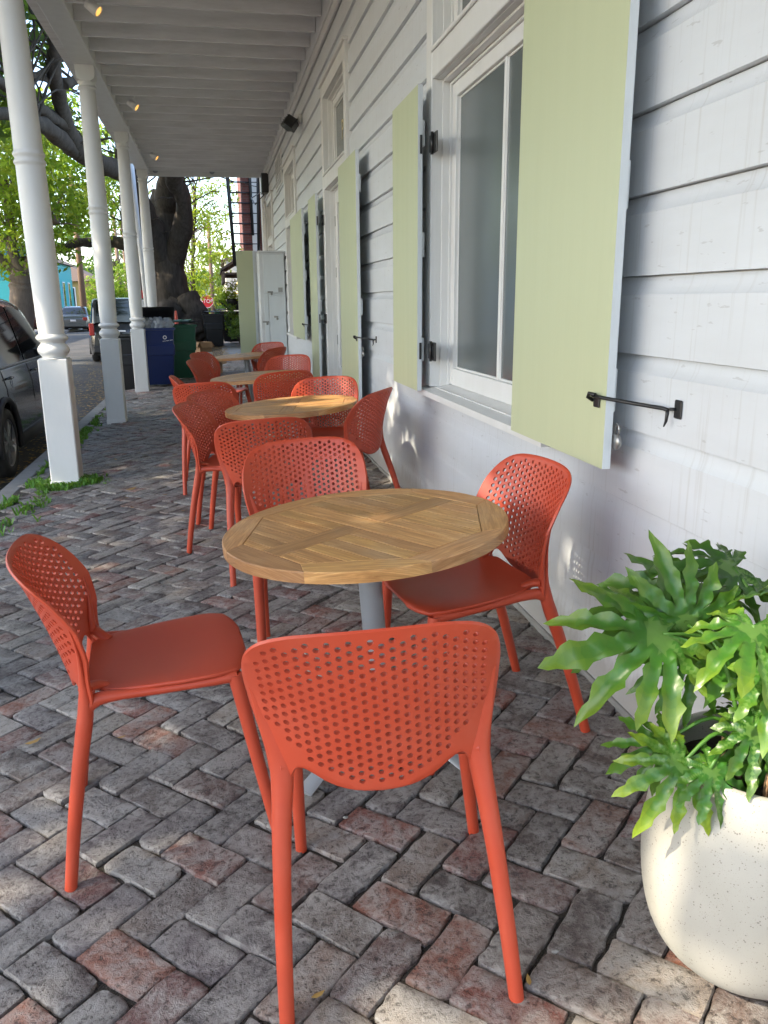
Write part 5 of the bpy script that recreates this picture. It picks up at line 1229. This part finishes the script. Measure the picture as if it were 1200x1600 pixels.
def shade_oak(mb):  # oak added mostly out of view, crown shaped to block sun outside chosen gaps
    t = limb(mb, [(-10.2, 9.5, -.3), (-10.0, 9.4, 1.5), (-9.8, 9.3, 3.0), (-9.3, 9.2, 4.4)], .55, .42, 16, 20)
    for k, (x, y, z) in enumerate(((-7, 3, 7.5), (-6.5, 9, 8), (-7.5, 15, 8), (-12, 5, 8.5), (-12, 14, 8.5), (-9, 20, 8))):
        l = limb(mb, [(-9.4, 9.25, 4.2), ((-9.4 + x) / 2, (9.25 + y) / 2, 5.4), (x, y, z)], .28, .09, 10, 21 + k); twigs(mb, l, 6, 2.2, .05, 60 + k)
    g = random.Random(9); cl = []
    for _ in range(2500):
        x, y, z = g.uniform(-14.5, -4.6), g.uniform(-2.2, 24), g.uniform(4.4, 10.6)
        dome = 10.8 - ((x + 9.5) / 6.5) ** 2 * 2.2 - ((y - 11) / 17) ** 2 * 2; b_ = z + .852 * x
        if b_ < -4.2: continue
        if g.random() < .35: b_ = g.uniform(.6, 3.7); x = g.uniform(-8.5, -5.2); z = b_ - .852 * x; dome = 99  # extra clumps put in the sun's path to shade the wall
        if z > dome or (x > -6 and z < 5.4): continue
        cl.append((x, y, z, g.uniform(.45, .95)))
    return leaves(cl, 74, .17, 12)
tree('oak_tree', (-10.2, 9.5, 0), 'broad shade oak added across the road to block the sun, only its leafy crown edge shows at the upper left', 'bark', 'oakleaf', shade_oak)
def left_tree(mb):
    Y = 27
    limb(mb, [A(36, 545, Y), A(35, 470, Y), A(34, 440, Y), A(36, 425, Y)], .36, .33, 14, 30)
    l1 = limb(mb, [A(36, 435, Y), A(52, 405, Y), A(58, 370, Y), A(90, 340, Y - 1)], .24, .10, 10, 31); l2 = limb(mb, [A(34, 435, Y), A(20, 400, Y), A(16, 340, Y), A(10, 280, Y)], .22, .1, 10, 32); l3 = limb(mb, [A(32, 430, Y), A(8, 410, Y), A(-20, 395, Y)], .22, .1, 8, 33)
    for k, l in enumerate((l1, l2, l3)): twigs(mb, l, 7, 1.8, .05, 70 + k)
    bl = [(*A(20, 330, Y), 1.6, 2, 1.4), (*A(70, 350, Y), 1.5, 2, 1.1), (*A(95, 290, Y - 1), 1.3, 1.8, 1.0), (*A(-20, 350, Y), 2, 2, 2), (*A(130, 335, Y + 2), 1.4, 2, .9), (*A(8, 250, Y), 1.6, 2, 1.0), (*A(30, 415, Y), 1.2, 1, .35), (*A(185, 330, Y + 4), 1.6, 2, 1.0)]
    return leaves(in_blobs(bl, 230, 15, .35, .7), 110, .10, 16)
tree('street_tree', tuple(Vector(A(38, 500, 27)) * Vector((1, 1, 0))) if False else (A(38, 500, 27)[0], 27, 0), 'stout forked street tree with mottled green leaves at the far left', 'palebark', 'limeleaf', left_tree)
def lime_tree(mb):
    Y = 44
    l = limb(mb, [A(297, 525, Y), A(299, 470, Y), A(300, 420, Y), A(302, 350, Y), A(305, 290, Y)], .16, .07, 10, 35, .3); twigs(mb, l, 26, 2.4, .04, 80, .4)
    bl = [(*A(310, 330, Y), 1.7, 1.8, 2.2), (*A(325, 380, Y), 1.6, 1.6, 1.9), (*A(312, 430, Y), 1.35, 1.5, 1.2), (*A(340, 330, Y), 1.1, 1.5, 1.6), (*A(300, 300, Y), 1.1, 1.2, 1.5), (*A(322, 452, Y), 1.1, 1.2, .8), (*A(296, 400, Y), .9, 1.2, 1.2)]
    return leaves(in_blobs(bl, 240, 25, .22, .5), 170, .085, 26)
tree('young_tree', (A(297, 525, 44)[0], 44, 0), 'slender young tree with bright yellow green leaves between the oak and the brick building', 'bark', 'limeleaf', lime_tree)
def yellow_tree(mb):
    Y = 75
    l = limb(mb, [A(172, 500, Y), A(173, 460, Y), A(176, 430, Y), A(180, 410, Y)], .16, .07, 8, 36); twigs(mb, l, 12, 2.4, .05, 81, .4)
    bl = [(*A(165, 455, Y), 1.7, 1.8, 1.6), (*A(185, 440, Y), 1.5, 1.6, 1.7), (*A(150, 470, Y), 1.2, 1.6, 1.1), (*A(192, 470, Y), 1.4, 1.5, 1.3)]
    return leaves(in_blobs(bl, 120, 35, .4, .8), 110, .13, 36)
tree('young_tree', (A(172, 500, 75)[0], 75, 0), 'small sunny yellow tree up the street between the second and third porch posts', 'bark', 'limeleaf', yellow_tree)
def sunny_tree(mb):
    Y = 52
    l = limb(mb, [(-13.5, Y, -.4), (-13.4, Y, 3), (-13.0, Y, 5.5)], .35, .2, 10, 38); twigs(mb, l, 12, 3.0, .08, 83, .4)
    return leaves(in_blobs([(-7.5, Y + 4, 9.5, 3.4, 3, 2.4), (-19, Y, 11, 4, 3, 3), (-13.5, Y, 9.0, 4.5, 3, 3.0), (-9.5, Y - 2, 10.5, 3.5, 3, 2.4), (-16, Y, 8, 3.5, 3, 2.5), (-9.2, Y + 3, 7.6, 2.6, 2.4, 1.2)], 520, 39, .5, 1.1), 70, .17, 40)
tree('sunlit_tree', (-13.5, 52, 0), 'big sunlit yellow green tree across the street, seen between the first porch posts', 'bark', 'limeleaf', sunny_tree)
# distant tree belt, one mass
cl = []; g = random.Random(77)
for k in range(420):
    y = g.uniform(95, 150); x = g.uniform(-75, 22)
    if -9 < x / 1 + 4 < 2 and False: continue
    cl.append((x, y, g.uniform(0, 1) ** 1.3 * (7.5 + 3 * math.sin(x * .3)) + .6, g.uniform(1.4, 2.6)))
V, F, C = leaves(cl, 22, .42, 44); o = np_mesh('distant_trees', V, F, M['oakleaf'], None, C); tag(o, 'distant mass of green trees closing the end of the street', 'trees', kind='stuff')
# ================================================================ street background
def boxpart(nm, a, b, mat, parent, bev=0):
    m = MB(); m.box(a, b, bev); return m.build(nm, M[mat], parent)
# turquoise house
th = empty('turquoise_house', (-11.4, 66, 0), 0, 'turquoise clapboard house with dark blue trim up the street, behind the nearest two posts', 'house')
m = MB(); m.box((-6, -5, -.6), (0, 7, 4.3))
for k in range(22): m.box((0, -5, -.2 + k * .2), (.018, 7, -.03 + k * .2))
for k in range(22): m.box((-6, -5.018, -.2 + k * .2), (0, -5, -.03 + k * .2))
m.build('wall', M['teal'], th)
boxpart('parapet', (-6.1, -5.3, 4.3), (-.3, -2.6, 5.3), 'tealdark', th, .05)
boxpart('doorway', (-1.6, -5.08, 0), (-.5, -5.02, 2.6), 'tealdark', th, .02); boxpart('corner_board', (-.05, -5.06, -.2), (.06, -4.9, 4.4), 'tealdark', th)
for y0 in (-3.5, -.8, 2.2, 4.6):
    w = boxpart('window', (.02, y0, 1.1), (.07, y0 + .95, 3.0), 'signwhite', th, .01); boxpart('pane', (.071, y0 + .08, 1.18), (.076, y0 + .87, 2.92), 'darkglass', w)
m = MB(); m.add([(-6.3, -2.6, 4.3), (.35, -2.6, 4.3), (.35, 7.4, 4.3), (-6.3, 7.4, 4.3), (-3, -2.6, 5.9), (-3, 7.4, 5.9)], [(0, 1, 4), (1, 2, 5, 4), (2, 3, 5), (3, 0, 4, 5), (0, 3, 2, 1)]); m.build('roof', M['roofbrown'], th)
def house_simple(name, label, loc, w, d, h, rh, wallm, roofm, rz=0, hip=False):
    t = empty(name, loc, rz, label, 'house'); boxpart('wall', (-w, -d, -.6), (w, d, h), wallm, t)
    m = MB(); e = .35; top = [(0, -d - e * (0 if hip else 1) + (d * .6 if hip else 0), h + rh), (0, d + e - (d * .6 if hip else 0), h + rh)]
    m.add([(-w - e, -d - e, h), (w + e, -d - e, h), (w + e, d + e, h), (-w - e, d + e, h)] + top, [(0, 1, 4), (1, 2, 5, 4), (2, 3, 5), (3, 0, 4, 5), (0, 3, 2, 1)]); m.build('roof', M[roofm], t)
    for x in (-w * .55, w * .2):
        q = boxpart('window', (x, -d - .05, .9), (x + w * .35, -d - .003, h - .5), 'signwhite', t, .01); boxpart('pane', (x + .1, -d - .06, 1.0), (x + w * .35 - .1, -d - .051, h - .6), 'darkglass', q)
    for y in (-d * .6, d * .1, d * .6):
        q = boxpart('window', (w + .003, y, .9), (w + .05, y + 1, h - .5), 'signwhite', t, .01); boxpart('pane', (w + .051, y + .1, 1.0), (w + .06, y + .9, h - .6), 'darkglass', q)
    return t
house_simple('ochre_house', 'ochre house with a brown roof beyond the turquoise house', (-14.3, 84, 0), 4.0, 5, 3.3, 2.2, 'yellow', 'roofbrown', hip=True)
house_simple('green_roofed_house', 'pale house with a sea green gable roof seen over the ochre one', (-21, 112, 0), 4.5, 6, 4.6, 3.0, 'cream', 'teal')
house_simple('blue_house', 'blue house at the extreme left behind the stout street tree', (-15.2, 43, 0), 3.2, 5, 4.1, 1.5, 'blue', 'tealdark')
house_simple('cream_house', 'pale house closing the right side of the far street', (6.8, 96, 0), 5.5, 9, 5.5, 2.0, 'cream', 'roofbrown')
def pole(px, Y, ztop, r, label, mat='pole', arms=True, lean=0, name='utility_pole', group='utility poles along the street'):
    x = at(px, 480, Y).x; t = empty(name, (x, Y, 0), 0, label, 'pole', group); m = MB(); m.tube([(0, 0, -.3), (lean * .5, 0, ztop / 2), (lean, 0, ztop)], [r, r * .85, r * .7], 12); m.build('shaft', M[mat], t)
    if arms: boxpart('cross_arm', (-1.0 + lean, -.05, ztop - .9), (1.0 + lean, .05, ztop - .78), mat, t); m = MB(); [m.lathe([(.03, 0), (.05, .05), (.03, .12)], 8, (lean + q, 0, ztop - .78)) for q in (-.9, -.45, .45, .9)]; m.build('insulator', M['steel'], t)
    return t
pole(131, 58, 9.5, .22, 'brown utility pole in front of the turquoise house'); pole(190, 80, 9.0, .2, 'utility pole behind the small yellow tree, left of two'); pole(201, 84, 8.5, .17, 'thinner utility pole behind the small yellow tree, right of two')
pole(333, 60, 7.0, .16, 'sunlit orange brown pole beyond the stop sign', arms=False)
wp = pole(229, 21.5, 3.9, .13, 'brown wooden pole covered with paper notices behind the third porch post', 'palebark', False, -.35, 'notice_pole', None)
for k, (z, x, c) in enumerate(((1.58, .02, 'signwhite'), (1.38, -.03, 'signwhite'), (1.60, -.10, 'signred'), (1.15, .03, 'signwhite'), (1.22, -.10, 'signwhite'), (1.42, .07, 'signred'))):
    m = MB(); m.box((x - .07, -.152 - k * .002, z - .09), (x + .07, -.150 - k * .002, z + .09)); 
    f = m.build('paper_notice', M[c], wp)
    m = MB(); [m.box((x - .05, -.154 - k * .002, z + .05 - q * .03), (x + .02 + .03 * (q % 2), -.1525 - k * .002, z + .06 - q * .03)) for q in range(4)]; m.build('print', M['black'], f)
m = MB(); m.tube([(-1.58, 21.2, -.25), (-1.66, 21.2, 2.2), (-1.72, 21.2, 4.6)], [.055, .055, .055], 14); o = m.build('white_pole', M['trim']); tag(o, 'slim white metal pole leaning between the third and fourth porch posts', 'pole')
# stop sign
ss = empty('stop_sign', (at(325, 500, 50).x, 50, 0), 0, 'small red stop sign on a post beside the young lime green tree', 'sign'); m = MB(); m.tube([(0, .03, -.2), (0, .03, 2.1)], .035, 8); m.build('post', M['steel'], ss)
o8 = lambda r: [(r * math.cos(R_(22.5 + 45 * k)), r * math.sin(R_(22.5 + 45 * k))) for k in range(8)]
RX = Matrix.Translation((0, 0, 1.45)) @ Matrix.Rotation(R_(90), 4, 'X')
m = MB(); m.prism(o8(.40), -.004, .004, RX); bd = m.build('border', M['signwhite'], ss); m = MB(); m.prism(o8(.365), .0045, .010, RX); m.build('sign_plate', M['signred'], ss)
cu = bpy.data.curves.new('t', 'FONT'); cu.body = 'STOP'; cu.size = .30; cu.extrude = .003; cu.align_x = 'CENTER'; cu.align_y = 'CENTER'; to = bpy.data.objects.new('tmp', cu); COL.objects.link(to); bpy.context.view_layer.update()
me = bpy.data.meshes.new_from_object(to.evaluated_get(bpy.context.evaluated_depsgraph_get())); bpy.data.objects.remove(to); me.transform(Matrix.Translation((0, -.014, 1.45)) @ Matrix.Rotation(R_(90), 4, 'X')); me.materials.append(M['signwhite']); l = bpy.data.objects.new('lettering', me); COL.objects.link(l); l.parent = ss
# brick building with fire escape and awning
bb = empty('brick_building', (1.0, 27, 0), 0, 'red brick building with a black fire escape ladder beyond the white house', 'building')
m = MB(); m.box((.02, 0, 2.6), (7, .9, 12)); m.box((.75, .9, 0), (7, 26, 11.5)); m.box((.5, .3, -.2), (7, .9, 2.6)); m.build('wall', M['redbrick'], bb); boxpart('white_pier', (.28, -.12, 2.2), (.50, 0, 12), 'trim', bb); 
m = MB(); m.box((.66, -1.4, 0), (2.5, -.01, 11)); m.build('side_bay', M['trim'], bb)
m = MB(); 
m.tube([(-.42, -.1, 5.9), (-.30, -.1, 2.5)], .055, 8); m.tube([(.55, -.1, 5.9), (.44, -.1, 2.6)], .05, 8)
for k in range(10):
    t = k / 10; m.tube([(-.41 + .12 * t, -.1, 5.55 - 3.0 * t), (.54 - .1 * t, -.1, 5.55 - 3.0 * t)], .024, 6)
m.tube([(.28, -.1, 5.9), (.30, -.1, 3.4)], .05, 6); m.tube([(-.30, -.1, 2.52), (.6, -.1, 2.2)], .03, 6); m.tube([(-.3, -.1, 2.55), (.5, .1, 2.0)], .03, 6)
m.build('fire_escape', M['black'], bb)
m = MB(); m.add([(-.75, .2, 2.35), (.45, .2, 3.05), (.45, 5, 3.05), (-.75, 5, 2.35), (-.75, .2, 2.43), (.45, .2, 3.13), (.45, 5, 3.13), (-.75, 5, 2.43)], [(0, 3, 2, 1), (4, 5, 6, 7), (0, 1, 5, 4), (1, 2, 6, 5), (2, 3, 7, 6), (3, 0, 4, 7)])
m.box((-.70, .25, 2.0), (-.62, 5, 2.36)); [m.box((-.61, .3 + k * .6, 2.25), (.44, .36 + k * .6, 2.31)) for k in range(8)]; m.build('awning', M['roofbrown'], bb)
m = MB(); m.box((.0, 6, -.2), (.35, 6.3, 2.6)); m.build('pink_pier', M['pink'], bb)
def foliage_clump(name, label, loc, bl, n, per, size, leafm, seed, cat='plant', basket=False):
    t = empty(name, loc, 0, label, cat); V, F, C = leaves(in_blobs(bl, n, seed, .08, .2), per, size, seed); V = V - np.array(loc); np_mesh('leaves', V, F, M[leafm], t, C)
    m = MB()
    if basket: m.lathe([(.08, -.30), (.20, -.22), (.24, -.05), (.22, -.04)], 16); m.tube([(0, 0, 0), (0, 0, .8)], .008, 6); m.build('hanging_basket', M['binblack'], t)
    else:
        for k in range(7): m.tube([(0, 0, 0), (.15 * math.cos(k), .15 * math.sin(k), .35)], .01, 5)
        m.build('stems', M['bark'], t)
    return t
p = at(366, 500, 30); foliage_clump('hanging_fern', 'bushy fern in a dark hanging basket under the awning', (p.x, 30, 1.55), [(p.x, 30, 1.75, .38, .4, .42), (p.x - .15, 30, 1.5, .3, .3, .3)], 60, 900, .05, 'limeleaf', 3, basket=True)
p = at(375, 500, 27.5); foliage_clump('potted_shrub', 'low dark leafy shrub at the foot of the wall beyond the green door shutter', (p.x, 27.5, -.02), [(p.x, 27.5, .55, .38, .6, .40), (p.x - .2, 29, .8, .3, .8, .5)], 70, 900, .05, 'oakleaf', 4)
p = at(318, 520, 46); foliage_clump('low_bush', 'low bush at the foot of the young lime green tree', (p.x, 46, -.05), [(p.x, 46, .5, .5, .6, .45)], 40, 700, .06, 'limeleaf', 5)
# bulbs along the awning edge
for k in range(6):
    t = empty('string_bulb', (at(372 + 3 * (k % 3), 455 + 6 * k, 29.5).x, 29.5 + .2 * k, 2.02 - .1 * k), 0, 'small lit bulb strung beside the hanging fern', 'bulb', 'string of bulbs under the awning'); m = MB(); m.lathe([(.001, -.04), (.03, -.02), (.03, .02), (.012, .045), (.012, .07)], 10); m.build('glass_bulb', M['bulb'], t)
# orange traffic cone tip by the oak
m = MB(); m.lathe([(.16, 0), (.16, .03), (.12, .035), (.03, .68), (.02, .70)], 16, (0, 0, 0)); o = m.build('traffic_cone', M['orange']); o.location = (-1.05, 22.5, .35); 
o.location = (-1.02, 22.8, gz(-1.02) + .02); o.scale = (1, 1, 1.9); tag(o, 'orange marker cone behind the green bin', 'cone')
# overhead wires
def wire(a, b, sag, label):
    m = MB(); pts = [Vector(a).lerp(Vector(b), k / 16) - Vector((0, 0, sag * 4 * (k / 16) * (1 - k / 16))) for k in range(17)]; m.tube(pts, .013, 5); tag(m.build('overhead_wire', M['black']), label, 'wire')
wire((-11.2, 58, 9.0), (1.0, 24, 6.0), .5, 'overhead wire crossing the sky between the oak and the fire escape')
wire((-13, 80, 8.5), (-9.2, 40, 8.4), .6, 'overhead wire above the turquoise house, running to the brown pole'); wire((-9, 58, 8.7), (-4.5, 27, 5.2), .5, 'overhead wire slanting down through the leaves left of the second post')
# ================================================================ weeds, litter, small things
def weeds():
    g = random.Random(12); V = []; F = []; C = []
    spots = []
    for _ in range(1500): spots.append((-1.79 + abs(g.gauss(0, .07)), g.uniform(6.0, 11.8) , g.uniform(.012, .04)))
    for _ in range(520):
        a = g.uniform(0, 6.28); r = .13 + abs(g.gauss(0, .07)); spots.append((-1.40 + r * math.cos(a) * 1.2, 7.58 + r * math.sin(a) * .9, g.uniform(.015, .055)))
    for _ in range(260): spots.append((-1.62 + g.gauss(0, .12), 7.1 + g.gauss(0, .35), g.uniform(.015, .05)))
    for _ in range(350): spots.append((-1.79 + abs(g.gauss(0, .05)), g.uniform(12, 21), g.uniform(.015, .04)))
    for (x, y, h) in spots:
        if noise.noise(Vector((x * 5, y * 2.2, 0))) < -.02 and h < .05: continue
        for q in range(3):
            a = g.uniform(0, 6.28); l = h * g.uniform(.6, 1.3); w = .004 + h * .10; dx, dy = math.cos(a), math.sin(a); n0 = len(V); px, py = x + g.uniform(-.01, .01), y + g.uniform(-.01, .01)
            V += [(px - dy * w, py + dx * w, gz(px) - .012), (px + dy * w, py - dx * w, gz(px) - .012), (px + dx * l * .6 + dy * w, py + dy * l * .6 - dx * w, gz(px) + l * .8), (px + dx * l * .9 - dy * w * .4, py + dy * l * .9 + dx * w * .4, gz(px) + l)]
            F.append((n0, n0 + 1, n0 + 2, n0 + 3)); c = g.random(); C.append((c, c, c, 1))
    tag(np_mesh('pavement_weeds', V, F, M['grass'], None, C), 'green weeds and moss growing along the kerb and round the nearest post', 'weeds', kind='stuff')
    V = []; F = []; C = []
    def lf(x, y, z, s, a, curl=.3):
        n0 = len(V); dx, dy = math.cos(a), math.sin(a); h = s * curl
        P_ = [(-1, 0, .3), (-.4, .38, .1), (.4, .33, .2), (1, 0, .9), (.4, -.33, .25), (-.4, -.38, .15)]
        for u, v, w in P_: V.append((x + (dx * u - dy * v) * s, y + (dy * u + dx * v) * s, z + w * h))
        c = g.random(); F.append((n0, n0 + 1, n0 + 2, n0 + 3)); F.append((n0, n0 + 3, n0 + 4, n0 + 5)); C.extend([(c, c, c, 1)] * 2)
    for _ in range(5200):
        y = 21.5 + abs(g.gauss(0, 1)) * 11; x = g.uniform(-1.8, .3) if g.random() < .8 else g.uniform(-1.8, 1.2); lf(x, y, gz(x) + .03 + .02 * g.random(), g.uniform(.02, .05), g.uniform(0, 6.28))
    for _ in range(2600): lf(-2.04 - abs(g.gauss(0, .8)), g.uniform(7.5, 28), ROADZ + .012 + g.random() * .03, g.uniform(.02, .045), g.uniform(0, 6.28))
    for _ in range(170):
        xx = g.uniform(-1.7, 1.25); lf(xx, 5.5 + 15 * g.random() ** .8, gz(xx) + .004, g.uniform(.014, .03), g.uniform(0, 6.28))
    tag(np_mesh('leaf_litter', V, F, M['litter'], None, C), 'brown leaf litter scattered over the earth, gutter and pavement', 'leaves', kind='stuff')
    for k, (px, py, s, a, lab) in enumerate(((497, 1555, .017, .3, 'small curled orange leaf beside the near chair leg'), (826, 1532, .014, 1.4, 'small brown leaf beside the right foot of the nearest chair'), (52, 1160, .030, .4, 'long tan leaf on the bricks behind the left chair'), (190, 1152, .016, .1, 'pale yellow leaf under the left chair'), (235, 982, .018, .9, 'pale leaf just behind the seat of the left chair'), (205, 765, .05, .4, 'tan leaf on the pavement right of the nearest post'))):
        V.clear(); F.clear(); C.clear(); r = Matrix(CAMR) @ Vector((px - 600, -(py - 800), -1265.36)); t_ = (.008 - SL * XW - CAMH) / (r.z - SL * r.x); lf(0, 0, 0, s, a, .45); o = np_mesh('fallen_leaf', V, F, M['litter'], None, C); o.location = (r.x * t_, r.y * t_, CAMH + r.z * t_); tag(o, lab, 'leaf')
weeds()
for (px, py, s, lab) in ((540, 1277, .008, 'tiny pale pebble on the bricks just beyond the nearest chair back'), (868, 1487, .009, 'grey white stone chip wedged between bricks near the right chair foot')):
    r = Matrix(CAMR) @ Vector((px - 600, -(py - 800), -1265.36)); t_ = (.004 - SL * XW - CAMH) / (r.z - SL * r.x); m = MB()
    m.grid(lambda u, v: Vector((math.cos(6.283 * u) * math.sin(math.pi * v), .6 * math.sin(6.283 * u) * math.sin(math.pi * v), .45 * math.cos(math.pi * v))) * s * (1 + .35 * noise.noise(Vector((u * 5, v * 5, px)))), 12, 8); o = m.build('stone_chip', M['concrete']); o.location = (r.x * t_, r.y * t_, CAMH + r.z * t_); tag(o, lab, 'stone')
